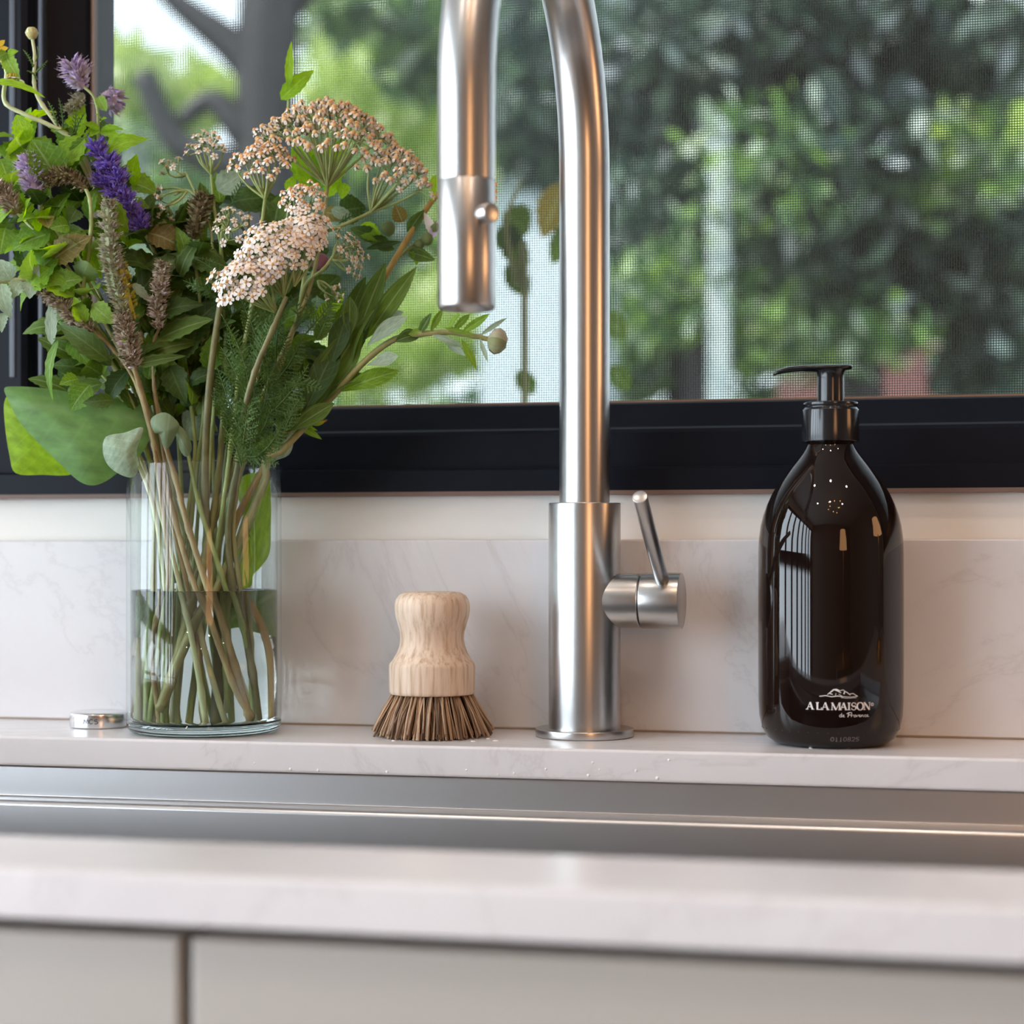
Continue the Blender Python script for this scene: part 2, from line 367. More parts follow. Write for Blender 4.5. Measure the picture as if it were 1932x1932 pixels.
mb = MB(); mb.add(*rail('', [(.0772, d4 - .001), (.0772, d4 + .0012), (.082, d4 + .0012), (.082, d4 - .001)])); mb.build('bead_highlight', mat('bead_highlight', (.20,.12,.08), .4), win)  # brown highlight along the bead's top, painted as a thin coloured strip
mb = MB(); mb.add(*rail('', [(.0395, -.0022), (.0395, .0002), (.046, .0002), (.046, -.0022)])); mb.build('caulk_line', M['caulk'], win)
gx0, gx1, gz0, gz1 = WX0 + d4 * 1.78, WX1 - d4 * 1.78, WZ0 + d4, WZ1 - d4
MB().box((gx0 - .004, .098, gz0 - .004), (gx1 + .004, .0985, gz1 + .004)).build('pane', M['pane'], win)
mb = MB(); p = .00138; w = .00020
for x in np.arange(gx0, gx1, p): mb.box((x - w, .0795 - w, gz0), (x + w, .0795 + w, gz1))
for z in np.arange(gz0, gz1, p): mb.box((gx0, .0802 - w, z - w), (gx1, .0802 + w, z + w))
mb.build('insect_screen', M['mesh'], win, kind='stuff')
# lighter inner lining strips on the left jamb of the window
for i, (x0, x1, y0) in enumerate(((-.3835, -.3795, .0510), (-.3545, -.3505, .0512), (-.338, -.335, .0555))):
    MB().box((x0, y0, WZ0 + .07), (x1, y0 + .006, WZ1 - .07)).build('jamb_fin', mat('fin', (.045,.055,.075), .3), win, bevel=.0006)

# ------------------------------------------------------------------ leaf tools
def leaf_mesh(base, tip, width, n=None, shape='ovate', curl=.12, fold=.25, serr=0.0, nu=12, twist=0):
    base, tip = Vector(base), Vector(tip); a = tip - base; ln = a.length; ad = a.normalized()
    n = Vector(n) if n is not None else -FW
    n = (n - ad * n.dot(ad)).normalized(); s0 = n.cross(ad)
    V = []; F = []; UV = []; nv = 5
    for i in range(nu + 1):
        u = i / nu
        if shape == 'ovate': wv = math.sin(math.pi * u ** .72) ** .85
        elif shape == 'round': wv = math.sin(math.pi * u ** .85) ** .55
        elif shape == 'lance': wv = (math.sin(math.pi * u ** .95) ** .9)
        else: wv = math.sin(math.pi * u ** 1.35) ** .9               # spatulate, widest near the tip
        wv = max(wv, .03 if 0 < i < nu else .012)
        if serr and 0 < i < nu: wv *= 1 + serr * (.5 if i % 2 else -.5)
        hw = width / 2 * wv
        s = Matrix.Rotation(twist * u, 3, ad) @ s0; nn = s.cross(ad) * -1
        nn = ad.cross(s)
        c = base + a * u + n * (curl * ln * (math.sin(math.pi * u) * .7 - u * u * .6))
        for j in range(nv):
            v = (j / (nv - 1)) * 2 - 1
            V.append(c + s * (v * hw) + n * (abs(v) ** 1.3 * hw * fold))
            UV.append((u, v))
    for i in range(nu):
        for j in range(nv - 1):
            q = i * nv + j; F.append((q, q + nv, q + nv + 1, q + 1))
    return V, F, UV
def leaf(parent, base, tip, width, m, name='leaf', **kw):
    V, F, UV = leaf_mesh(base, tip, width, **kw)
    return obj(name, V, F, m, parent, uv=UV)

# ------------------------------------------------------------------ the garden beyond the window
g = MB().box((-16, .25, -.06), (14, 30, -.01)); o = g.build('ground', M['soil']); o['kind'] = 'structure'
def foliage(name, clumps, m, parent, ls, seed=1):
    r = np.random.default_rng(seed); Vs = []; 
    for (px, py, dd, rx, ry, rz, n) in clumps:
        k = dd / FPX
        q = r.normal(size=(n, 3)); q /= np.linalg.norm(q, axis=1)[:, None]; q *= (r.random(n) ** .45)[:, None]
        c0 = np.array(P(px, py, dd))
        cen = c0 + np.outer(q[:, 0] * rx * k, np.array(RT)) + np.outer(q[:, 1] * rz, np.array(FW)) + np.outer(q[:, 2] * ry * k, [0, 0, 1])
        a = r.normal(size=(n, 3)); a[:, 2] -= .5; a /= np.linalg.norm(a, axis=1)[:, None]
        b = np.cross(a, r.normal(size=(n, 3))); b /= np.linalg.norm(b, axis=1)[:, None]
        s = (ls * (.6 + .8 * r.random(n)))[:, None]
        nn = np.cross(a, b)
        Vs.append(np.stack([cen - a * s, cen + b * s * .42 + nn * s * .12, cen + a * s, cen - b * s * .42 + nn * s * .12], axis=1).reshape(-1, 3))
    A = np.concatenate(Vs); nq = len(A) // 4
    off = np.array(wloc(parent)); me = bpy.data.meshes.new(name)
    me.vertices.add(len(A)); me.vertices.foreach_set('co', (A - off).ravel())
    me.loops.add(nq * 4); me.loops.foreach_set('vertex_index', np.arange(nq * 4))
    me.polygons.add(nq); me.polygons.foreach_set('loop_start', np.arange(0, nq * 4, 4)); me.polygons.foreach_set('loop_total', np.full(nq, 4))
    me.materials.append(m); me.update(calc_edges=True); me.validate()
    o = bpy.data.objects.new(name, me); col.objects.link(o); o.parent = parent; o['kind'] = 'stuff'; return o
def tree(name, label, base_px, dd, trunk, clumps, m, ls, seed, cat='tree', group=None, extra=()):
    b0 = P(base_px, HOR, dd); t = thing(name, (b0.x, b0.y, -.01), label, cat, group)
    tp = [(b0.x, b0.y, -.01)] + [P(x, y, dd) for x, y, _ in trunk]
    V, F = tube(spline(tp, 5), [trunk[0][2] * 1.15] + [r for _, _, r in trunk], 10); obj('trunk', V, F, M['bark'], t)
    for br in extra:
        V, F = tube(spline([P(x, y, dd) for x, y, _ in br], 5), [r for _, _, r in br], 8); obj('branch', V, F, M['bark'], t)
    for i, (mm, cl, l2) in enumerate(([(m, clumps, ls)] if not isinstance(m, list) else m)):
        foliage('foliage', cl, mm, t, l2, seed + i)
    return t
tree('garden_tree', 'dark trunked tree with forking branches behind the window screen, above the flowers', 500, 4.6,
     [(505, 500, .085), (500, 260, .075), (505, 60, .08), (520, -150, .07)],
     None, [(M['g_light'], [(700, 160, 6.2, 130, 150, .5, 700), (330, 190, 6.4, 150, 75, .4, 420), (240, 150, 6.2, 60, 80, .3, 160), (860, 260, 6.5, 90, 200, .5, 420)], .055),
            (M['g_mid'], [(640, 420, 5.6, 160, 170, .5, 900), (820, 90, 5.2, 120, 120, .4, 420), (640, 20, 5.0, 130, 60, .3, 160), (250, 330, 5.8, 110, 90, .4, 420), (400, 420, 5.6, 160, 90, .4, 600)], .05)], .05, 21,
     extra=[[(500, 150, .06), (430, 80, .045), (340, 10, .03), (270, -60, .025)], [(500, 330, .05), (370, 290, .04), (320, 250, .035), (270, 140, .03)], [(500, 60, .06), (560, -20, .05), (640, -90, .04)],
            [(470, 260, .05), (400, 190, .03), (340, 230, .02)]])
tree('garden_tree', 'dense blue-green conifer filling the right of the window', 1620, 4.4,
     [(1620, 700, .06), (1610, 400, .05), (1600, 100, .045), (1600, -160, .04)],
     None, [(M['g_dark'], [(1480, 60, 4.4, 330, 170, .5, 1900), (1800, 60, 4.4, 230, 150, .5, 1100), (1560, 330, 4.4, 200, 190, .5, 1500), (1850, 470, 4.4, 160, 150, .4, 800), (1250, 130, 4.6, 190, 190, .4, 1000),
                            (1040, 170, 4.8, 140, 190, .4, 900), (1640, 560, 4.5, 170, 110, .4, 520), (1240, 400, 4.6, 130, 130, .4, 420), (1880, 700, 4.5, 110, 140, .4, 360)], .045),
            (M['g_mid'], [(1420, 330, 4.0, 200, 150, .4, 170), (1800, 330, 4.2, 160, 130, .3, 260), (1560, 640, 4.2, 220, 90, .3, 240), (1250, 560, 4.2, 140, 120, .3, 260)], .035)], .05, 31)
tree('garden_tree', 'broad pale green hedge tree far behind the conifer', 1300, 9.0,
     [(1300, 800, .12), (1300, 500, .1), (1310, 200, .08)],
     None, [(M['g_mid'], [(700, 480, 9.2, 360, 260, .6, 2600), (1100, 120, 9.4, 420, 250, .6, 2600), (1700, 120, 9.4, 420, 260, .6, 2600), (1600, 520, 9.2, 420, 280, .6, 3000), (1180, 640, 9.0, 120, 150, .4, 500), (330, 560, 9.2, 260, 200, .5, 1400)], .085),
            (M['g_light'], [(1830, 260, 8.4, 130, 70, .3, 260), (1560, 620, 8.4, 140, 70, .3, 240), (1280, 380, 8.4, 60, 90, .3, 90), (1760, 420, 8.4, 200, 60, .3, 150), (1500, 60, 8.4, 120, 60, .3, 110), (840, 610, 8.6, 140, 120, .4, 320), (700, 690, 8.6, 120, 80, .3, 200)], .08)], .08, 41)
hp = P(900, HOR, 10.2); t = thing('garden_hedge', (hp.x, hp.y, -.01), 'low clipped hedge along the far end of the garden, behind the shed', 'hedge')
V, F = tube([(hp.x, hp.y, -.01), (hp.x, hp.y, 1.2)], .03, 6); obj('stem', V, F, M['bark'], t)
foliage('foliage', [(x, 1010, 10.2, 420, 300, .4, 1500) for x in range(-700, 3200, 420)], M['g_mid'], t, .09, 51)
# pale garden post, pale blue shed, reddish low roof
b0 = P(1357, HOR, 4.1); k = 4.1 / FPX
t = thing('garden_post', (b0.x, b0.y, -.01), 'pale upright post seen blurred through the window, right of the tap', 'post')
r0 = .026
MB().box((b0.x - r0, b0.y - r0, -.01), (b0.x + r0, b0.y + r0, P(0, 245, 4.1).z)).build('upright', M['post'], t, bevel=.004)
V, F = lathe([(0, .03), (r0 * 1.1, 0), (r0 * 1.3, -.012), (r0 * 1.3, -.03), (0, -.03)], P(1357, 240, 4.1), 12); obj('cap', V, F, M['post'], t)
a = P(905, HOR, 7.6); b = P(1090, HOR, 7.6); zt = P(0, 345, 7.6).z
t = thing('garden_shed', (a.x, a.y, -.01), 'pale blue-white shed wall glimpsed between spout and tap column', 'shed')
MB().box((a.x, a.y, -.01), (b.x, a.y + 1.2, zt)).build('wall', M['shed'], t)
MB().box((a.x - .08, a.y - .1, zt), (b.x + .08, a.y + 1.3, zt + .05)).build('roof', M['post'], t)
a = P(1470, HOR, 6.0); b = P(1850, HOR, 6.0); z1, z2 = P(0, 722, 6).z, P(0, 645, 6).z
t = thing('garden_outhouse', (a.x, a.y, -.01), 'low reddish-brown roof blurred behind the soap bottle pump', 'shed')
MB().box((a.x + .05, a.y, -.01), (b.x - .02, a.y + .9, z1 - .1)).build('wall', M['bark'], t)
MB().add([(a.x, a.y - .1, z1 - .12), (b.x, a.y - .1, z1 - .12), (b.x, a.y + 1, z1 - .12), (a.x, a.y + 1, z1 - .12), (a.x, a.y - .1, z1), (b.x, a.y - .1, z2), (b.x, a.y + 1, z2), (a.x, a.y + 1, z1)],
         [(0,3,2,1),(4,5,6,7),(0,1,5,4),(1,2,6,5),(2,3,7,6),(3,0,4,7)]).build('roof', M['terracotta'], t)
# climbing plant just outside the pane, beside the tap
b0 = P(975, HOR, 1.45); t = thing('climbing_plant', (b0.x, b0.y, -.01), 'dark leafy climber just outside the glass between spout and tap column', 'plant')
V, F = tube(spline([(b0.x, b0.y, -.01), P(990, 700, 1.45), P(975, 540, 1.45), P(955, 420, 1.45), P(985, 340, 1.45)], 6), [.004, .003, .002, .0015], 6); obj('stem', V, F, M['st_olive'], t)
for (x0, y0, x1, y1, w, mm) in ((950, 400, 1000, 440, .030, 'lf_dark'), (950, 430, 995, 520, .022, 'lf_dark'), (955, 500, 1000, 560, .020, 'lf_dark'), (975, 430, 935, 470, .02, 'lf_dark'), (1065, 345, 1022, 450, .028, 'lf_brown'), (1080, 420, 1040, 500, .02, 'lf_cal'),
                             (1130, 590, 1185, 640, .02, 'lf_cal'), (1150, 690, 1190, 740, .018, 'lf_cal'), (975, 700, 1010, 745, .016, 'lf_cal')):
    leaf(t, P(x0, y0, 1.45), P(x1, y1, 1.47), w, M[mm], shape='ovate', serr=.2)

# ------------------------------------------------------------------ worktop, upstand, sink, cabinets
YL0, YL1, YS, YFR = .045, -.0615, -.367, -.4275          # wall, ledge front, sink front, slab front
TH = .0155; SX0, SX1 = -.62, .52
wt = thing('worktop', (0, -.2, Z0 - TH), 'white quartz worktop with faint grey veins around the steel sink', 'worktop')
def slab():
    x = [XL + .002, SX0, SX1, 1.6]; y = [YFR, YS, YL1, YL0 - .0005]
    bm = bmesh.new(); vv = {}
    for zi, z in enumerate((Z0 - TH, Z0)):
        for i in range(4):
            for j in range(4): vv[i, j, zi] = bm.verts.new((x[i], y[j], z))
    for i in range(3):
        for j in range(3):
            if i == 1 and j == 1: continue
            bm.faces.new([vv[i, j, 1], vv[i + 1, j, 1], vv[i + 1, j + 1, 1], vv[i, j + 1, 1]])
            bm.faces.new([vv[i, j, 0], vv[i, j + 1, 0], vv[i + 1, j + 1, 0], vv[i + 1, j, 0]])
    for e in [e for e in bm.edges if e.is_boundary and abs(e.verts[0].co.z - Z0) < 1e-6 and abs(e.verts[1].co.z - Z0) < 1e-6]:
        a, b = e.verts; ka = [k for k, q in vv.items() if q is a][0]; kb = [k for k, q in vv.items() if q is b][0]
        bm.faces.new([a, b, vv[kb[0], kb[1], 0], vv[ka[0], ka[1], 0]])
    bmesh.ops.recalc_face_normals(bm, faces=bm.faces)
    es = [e for e in bm.edges if e.calc_face_angle(0) > 1]
    bmesh.ops.bevel(bm, geom=es, offset=.0016, segments=3, profile=.5, affect='EDGES')
    for f in bm.faces: f.smooth = True
    me = bpy.data.meshes.new('slab'); bm.to_mesh(me); bm.free(); me.transform(Matrix.Translation(-Vector(wt.location)))
    me.materials.append(M['quartz']); o = bpy.data.objects.new('slab', me); col.objects.link(o); o.parent = wt
    w = o.modifiers.new('wn', 'WEIGHTED_NORMAL'); return o
slab()
up = MB().box((XL + .002, .0285, Z0 + .0003), (1.6, .0448, ZC + .0078)).build('trim_1', M['quartz'], bevel=.0012)
tag(up, 'low marbled white quartz upstand behind the tap and bottle', None, None, 'structure')
up2 = MB().box((XL + .002, .0282, Z0 + .0001), (1.6, .0292, Z0 + .0009)).build('trim_2', mat('joint', (.30,.22,.16), .6)); tag(up2, 'thin silicone joint along the foot of the upstand', None, None, 'structure')
# water splash marks dried on the stone
mb = MB()
for x, y, rr in ((1200, 1463, .9), (1240, 1477, 1.1), (1110, 1472, 1.1), (1030, 1460, .8), (970, 1468, .7), (880, 1462, .7), (730, 1465, 1), (600, 1462, .9), (548, 1460, 1), (1262, 1443, .8), (1118, 1448, .8), (1131, 1461, .7), (480, 1449, .6), (940, 1470, .6)):
    k = ((x - 966) / FPX * math.sin(YAW) + math.cos(YAW)); q = P(x, y - 9, (YL1 - CAM.y) / k); mb.add(*lathe([(0, .0004), (.0006 * rr, .0003), (.0009 * rr, -.0001)], (q.x, YL1, q.z), 7, (0, -1, 0)))
for x, y, rr in ((852, 1397, 1), (870, 1395, 1.3), (893, 1399, 1.2), (921, 1394, 1), (935, 1398, 1.4), (765, 1397, 1), (742, 1398, .9), (1530, 1412, 1), (1600, 1412, 1.2)):
    q = G(x, y); mb.add(*lathe([(0, .0005), (.0008 * rr, .0004), (.0013 * rr, -.0001)], (q.x, q.y, Z0), 8))
mb.build('dried_droplets', mat('droplet', (.82,.82,.82), .3), wt, smooth=True, kind='stuff')
# sink
sk = thing('sink', ((SX0 + SX1) / 2, -.21, .66), 'brushed stainless steel undermount sink with stepped ledge', 'sink')
def basin(prof):
    """prof: (inset, z) of nested rectangles"""
    V = []; F = []; nc = 6
    for ins, z, rad in prof:
        x0, x1, y0, y1 = SX0 - .012 + ins, SX1 + .012 - ins, YS - .007 + ins, YL1 + .0075 - ins
        for cx, cy, a0 in ((x1 - rad, y1 - rad, 0), (x0 + rad, y1 - rad, 90), (x0 + rad, y0 + rad, 180), (x1 - rad, y0 + rad, 270)):
            for i in range(nc + 1):
                t = R(a0 + 90 * i / nc); V.append((cx + rad * math.cos(t), cy + rad * math.sin(t), z))
    k = 4 * (nc + 1)
    for r in range(len(prof) - 1):
        for i in range(k):
            j = (i + 1) % k; F.append((r * k + j, r * k + i, (r + 1) * k + i, (r + 1) * k + j))
    F.append(tuple(range((len(prof) - 1) * k, len(prof) * k)))
    return V, F
zl = Z0 - TH - .0172
pr = [(-.02, Z0 - TH - .0004, .012), (-.001, Z0 - TH - .0006, .012), (0, Z0 - TH - .002, .012), (0.0, zl + .001, .012), (.0008, zl + .0002, .012), (.0025, zl, .012), (.0105, zl - .0003, .012), (.0125, zl - .0012, .012), (.0132, zl - .003, .012), (.0135, zl - .02, .012), (.014, .70, .02), (.018, .684, .03), (.035, .678, .03)]
V, F = basin(pr); ob = obj('basin', V, F, M['steel_sink'], sk); ob.modifiers.new('wn', 'WEIGHTED_NORMAL')
V, F = lathe(rnd([(0, .0005), (.030, .0005), (.042, .003), (.045, .003), (.045, .0)], .002), (0.0, -.21, .678), 32); obj('drain', V, F, M['chrome'], sk)
# cabinets under the worktop
for x0, x1, lab in ((-.654, -.0537, 'grey-beige handleless cabinet under the worktop, left of the dark gap'), (-.0500, .556, 'grey-beige handleless cabinet under the worktop, right of the dark gap')):
    t = thing('base_cabinet', ((x0 + x1) / 2, -.2, 0), lab, 'cabinet')
    mb = MB().box((x0 + .001, -.395, .08), (x0 + .018, .03, .66)).box((x1 - .018, -.395, .08), (x1 - .001, .03, .66)).box((x0 + .018, .012, .08), (x1 - .018, .03, .66)).box((x0 + .018, -.395, .08), (x1 - .018, .012, .098)); mb.build('carcass', M['carcass'], t)
    MB().box((x0 + .0015, -.395, .66), (x1 - .0015, -.385, Z0 - TH - .0005)).build('top_rail', M['carcass'], t)
    MB().box((x0 + .01, -.36, 0), (x1 - .01, -.345, .08)).build('plinth', M['carcass'], t)
    MB().box((x0, -.4165, .085), (x1, -.3955, Z0 - TH - .0055)).build('door', M['cabinet'], t, bevel=.0015)

# ------------------------------------------------------------------ mixer tap
tap = thing('kitchen_tap', (0, 0, Z0), 'brushed stainless steel gooseneck mixer tap with pull-out spray', 'tap')
V, F = lathe(rnd([(0, .0042), (.0258, .0042), (.0258, 0), (0, 0)], .0006, 2), (0, 0, Z0 + .0002), 72); obj('base_ring', V, F, M['steel_tap'], tap)
V, F = lathe(rnd([(.0188, 0), (.0189, ZC + .0226 - Z0), (.013, ZC + .0226 - Z0)], .0006, 3), (0, 0, Z0 + .004), 96); obj('body', V, F, M['steel_tap'], tap)
sd = (RT * -.0575 + FW * -.170); span = sd.length; sdn = sd.normalized(); Rg = span / 2; zs = ZC + .198
pts = [Vector((0, 0, ZC + .0205)), Vector((0, 0, ZC + .10)), Vector((0, 0, zs))]
for i in range(1, 33):
    t = math.pi * i / 32; pts.append(Vector((0, 0, zs)) + sdn * (Rg * (1 - math.cos(t))) + Vector((0, 0, Rg * 1.25 * math.sin(t))))
sx, sy = sd.x, sd.y; hz = ZC + .105; sz = P(0, 342, .773).z
pts += [Vector((sx, sy, zs - (zs - sz) * k)) for k in (.35, .7, 1.0)]
V, F = tube(pts, [.0132] * 3 + list(np.linspace(.0132, .0123, 35)), 64, False); obj('spout_pipe', V, F, M['steel_tap'], tap)
hd = [(.0121, sz - hz), (.0123, sz - hz - .0003), (.0123, .0012), (.0118, 0), (.0098, 0), (.0095, .003), (0, .003)]
V, F = lathe([(.0121, sz - hz)] + hd[1:], (sx, sy, hz), 64); sh = obj('spray_head', V, F, M['steel_tap'], tap)
bd = (RT * .62 - FW * .78).normalized(); bc = Vector((sx, sy, P(0, 411, .773).z)) + bd * .0115
V, F = lathe(rnd([(.0042, 0), (.0042, .0062), (0, .0062)], .0005, 2), bc, 24, bd); obj('spray_button', V, F, M['steel_arm'], sh)
ax = Vector((math.cos(R(-3)), math.sin(R(-3)), 0)); hc = Vector((0, 0, ZC - .0243))
V, F = lathe(rnd([(.0142, .010), (.0142, .0298), (.0137, .0302), (.0130, .0302)], .0003, 2), hc, 64, ax); obj('handle_neck', V, F, M['steel_arm'], tap)
V, F = lathe(rnd([(.0130, .0302), (.0136, .0308), (.0146, .0309), (.0146, .0515), (0, .0515)], .0004, 2), hc, 64, ax); hk = obj('handle_knob', V, F, M['steel_arm'], tap)
lb = hc + ax * .0430 + Vector((0, 0, .004)); lt = P(1207, 937, .868)
ld = (lt - lb).normalized()
V, F = lathe(rnd([(.0037, 0), (.0037, (lt - lb).length), (0, (lt - lb).length)], .0003, 2), lb, 32, ld); obj('lever', V, F, M['steel_plain'], hk)

# ------------------------------------------------------------------ soap bottle
bd0 = .908; bx = P(1567, HOR, bd0); bk = bd0 / FPX
bot = thing('soap_bottle', (bx.x, bx.y, Z0), 'dark brown glass soap bottle with black pump and white lettering', 'bottle')
def bz(y): return ZC + (HOR - y) * bk - Z0
prof = [(0, .0006), (.022, .0006), (.0255, .0002), (.0285, .0010), (.0318, .0036), (.0344, .0085), (.0357, .0145), (.0361, .022)]
for hw, y in ((135.5, 1250), (135.5, 1120), (135.3, 1045), (134.5, 1018), (131, 992), (126, 972), (119, 952), (109, 931), (97, 911), (85, 895), (74, 881), (63, 868), (54, 857), (48, 848), (44.5, 840), (43, 833), (43, 825)):
    prof.append((hw * bk, bz(y)))
prof += [(0, bz(825))]
V, F = lathe(prof, (bx.x, bx.y, Z0), 128); body = obj('body', V, F, M['amber'], bot)
capp = rnd([(44 * bk, bz(834)), (53 * bk, bz(834)), (53.5 * bk, bz(833)), (53 * bk, bz(774)), (49.5 * bk, bz(771)), (49.5 * bk, bz(768)), (51 * bk, bz(766)), (51 * bk, bz(760)), (26 * bk, bz(758))], .0004, 2)
V, F = lathe(capp, (bx.x, bx.y, Z0), 96); obj('collar', V, F, M['bplastic'], bot)
V, F = lathe([(25.5 * bk, bz(762)), (25.0 * bk, bz(715)), (26 * bk, bz(703)), (29 * bk, bz(697))], (bx.x, bx.y, Z0), 64); obj('pump_stem', V, F, M['bplastic'], bot)
# pump head: a tapering spout that droops to the left
hv = []; hf = []
sec = [(1459, 706, 9, 3), (1468, 702, 12, 5), (1486, 697.5, 16, 6), (1512, 695, 20, 6), (1540, 695, 26, 7), (1567, 694.5, 29, 6.5), (1590, 694, 27, 6), (1603, 693, 17, 5), (1607, 692.5, 8, 4)]
for (x, y, hw, hh) in sec:
    c0 = Vector((bx.x, bx.y, 0)) + Vector((math.cos(YAW), math.sin(YAW), 0)) * ((x - 1567) * bk) + Vector((0, 0, Z0 + bz(y)))
    for i in range(16):
        t = 2 * math.pi * i / 16; hv.append(c0 - FW * (math.cos(t) * hw * bk) + Vector((0, 0, math.sin(t) * hh * bk * (1 if math.sin(t) > 0 else .9))))
for s in range(len(sec) - 1):
    for i in range(16):
        j = (i + 1) % 16; hf.append((s * 16 + i, s * 16 + j, (s + 1) * 16 + j, (s + 1) * 16 + i))
hf += [tuple(range(15, -1, -1)), tuple(range((len(sec) - 1) * 16, len(sec) * 16))]
obj('pump_head', hv, hf, M['bplastic'], bot)
# printing: strokes laid around the glass; coordinates in photograph pixels relative to the bottle axis
BR = 135.5 * bk
def wrap(x, y, r=BR + .00012, cx=1567):
    t = (x - cx) * bk / BR; t = math.asin(max(-1, min(1, t)))
    dirv = -FW * math.cos(t) + RT * math.sin(t)
    return Vector((bx.x, bx.y, Z0 + bz(y))) + dirv * r
def strokes(name, S, m, parent, thick=.00015, w=wrap):
    V = []; F = []
    for pts, wd in S:
        k = len(pts); ws = wd if hasattr(wd, '__len__') else [wd] * k
        n0 = len(V)
        for i, (x, y) in enumerate(pts):
            ax_, ay_ = pts[max(i - 1, 0)]; bx_, by_ = pts[min(i + 1, k - 1)]
            dx, dy = bx_ - ax_, by_ - ay_; l = math.hypot(dx, dy) or 1
            nx, ny = -dy / l * ws[i] / 2, dx / l * ws[i] / 2
            V += [w(x + nx, y + ny), w(x - nx, y - ny)]
        for i in range(k - 1): F.append((n0 + 2 * i, n0 + 2 * i + 1, n0 + 2 * i + 3, n0 + 2 * i + 2))
    return obj(name, V, F, m, parent, smooth=False)
def arc(cx, cy, rx, ry, a0, a1, n=14): return [(cx + rx * math.cos(R(a0 + (a1 - a0) * i / n)), cy - ry * math.sin(R(a0 + (a1 - a0) * i / n))) for i in range(n + 1)]
def serif_letter(ch, x, y1, h, w):
    y0 = y1 - h; T, t = 3.0, 1.2; sf = lambda cx, cy, l=4.6: ([(cx - l / 2, cy), (cx + l / 2, cy)], 1.1)
    if ch == 'A': return [([(x + 1.2, y1), (x + w / 2, y0)], t), ([(x + w / 2, y0), (x + w - 1.8, y1)], T), ([(x + w * .24, y1 - h * .36), (x + w * .74, y1 - h * .36)], t), sf(x + 1.2, y1 - .5, 4.2), sf(x + w - 1.5, y1 - .5, 5)]
    if ch == 'L': return [([(x + 2.6, y0), (x + 2.6, y1)], T), ([(x + 2, y1 - .6), (x + w, y1 - .6)], 1.3), ([(x + w - .6, y1), (x + w - .4, y1 - 4.2)], 1.2), sf(x + 2.6, y0 + .5, 5.5)]
    if ch == 'M': return [([(x + 2, y1), (x + 2.4, y0)], t), ([(x + 2.2, y0), (x + w / 2, y1)], T), ([(x + w / 2, y1), (x + w - 3, y0)], t), ([(x + w - 2.8, y0), (x + w - 2.2, y1)], T), sf(x + 2, y1 - .5, 4.2), sf(x + w - 2.2, y1 - .5, 5), sf(x + 1.7, y0 + .5, 3), sf(x + w - 1.8, y0 + .5, 3)]
    if ch == 'I': return [([(x + w / 2, y0), (x + w / 2, y1)], T), sf(x + w / 2, y0 + .5, 5.6), sf(x + w / 2, y1 - .5, 5.6)]
    if ch == 'S': 
        p = arc(x + w / 2, y0 + h * .27, w * .38, h * .25, 30, 260, 10) + arc(x + w / 2, y1 - h * .27, w * .42, h * .26, 80, -150, 10)
        return [(p, [t] * 6 + [2.4] * 10 + [t] * (len(p) - 16)), ([(x + w * .86, y0 + .6), (x + w * .86, y0 + 4)], 1), ([(x + w * .1, y1 - .6), (x + w * .1, y1 - 4)], 1)]
    if ch == 'O':
        p = arc(x + w / 2, (y0 + y1) / 2, w / 2 - 1, h / 2, 0, 360, 28); return [(p, [1.3 + 1.7 * abs(math.cos(R(360 * i / 28))) for i in range(29)])]
    if ch == 'N': return [([(x + 2, y1), (x + 2, y0)], t), ([(x + 1.6, y0), (x + w - 1.8, y1)], T), ([(x + w - 1.8, y1), (x + w - 1.8, y0)], t), sf(x + 2, y1 - .5, 4.2), sf(x + w - 1.8, y0 + .5, 4.2), sf(x + 1.4, y0 + .5, 3)]
lx = [('A', 1502, 12.5), ('L', 1518, 10), ('A', 1527.5, 13), ('M', 1544, 18), ('A', 1560, 13), ('I', 1573, 7), ('S', 1580.5, 9.5), ('O', 1590.5, 13.5), ('N', 1603.5, 13.5)]
S = []
for ch, x, w_ in lx: S += serif_letter(ch, x, 1328, 13.5, w_)
S += [(arc(1620.5, 1318.5, 2.6, 2.6, 0, 360, 16), .9), ([(1619.7, 1320), (1619.7, 1317), (1621.2, 1317.4), (1620, 1318.6), (1621.5, 1320)], .7)]
tag(strokes('printed_name', S, M['print'], body), 'white serif lettering reading A LA MAISON')
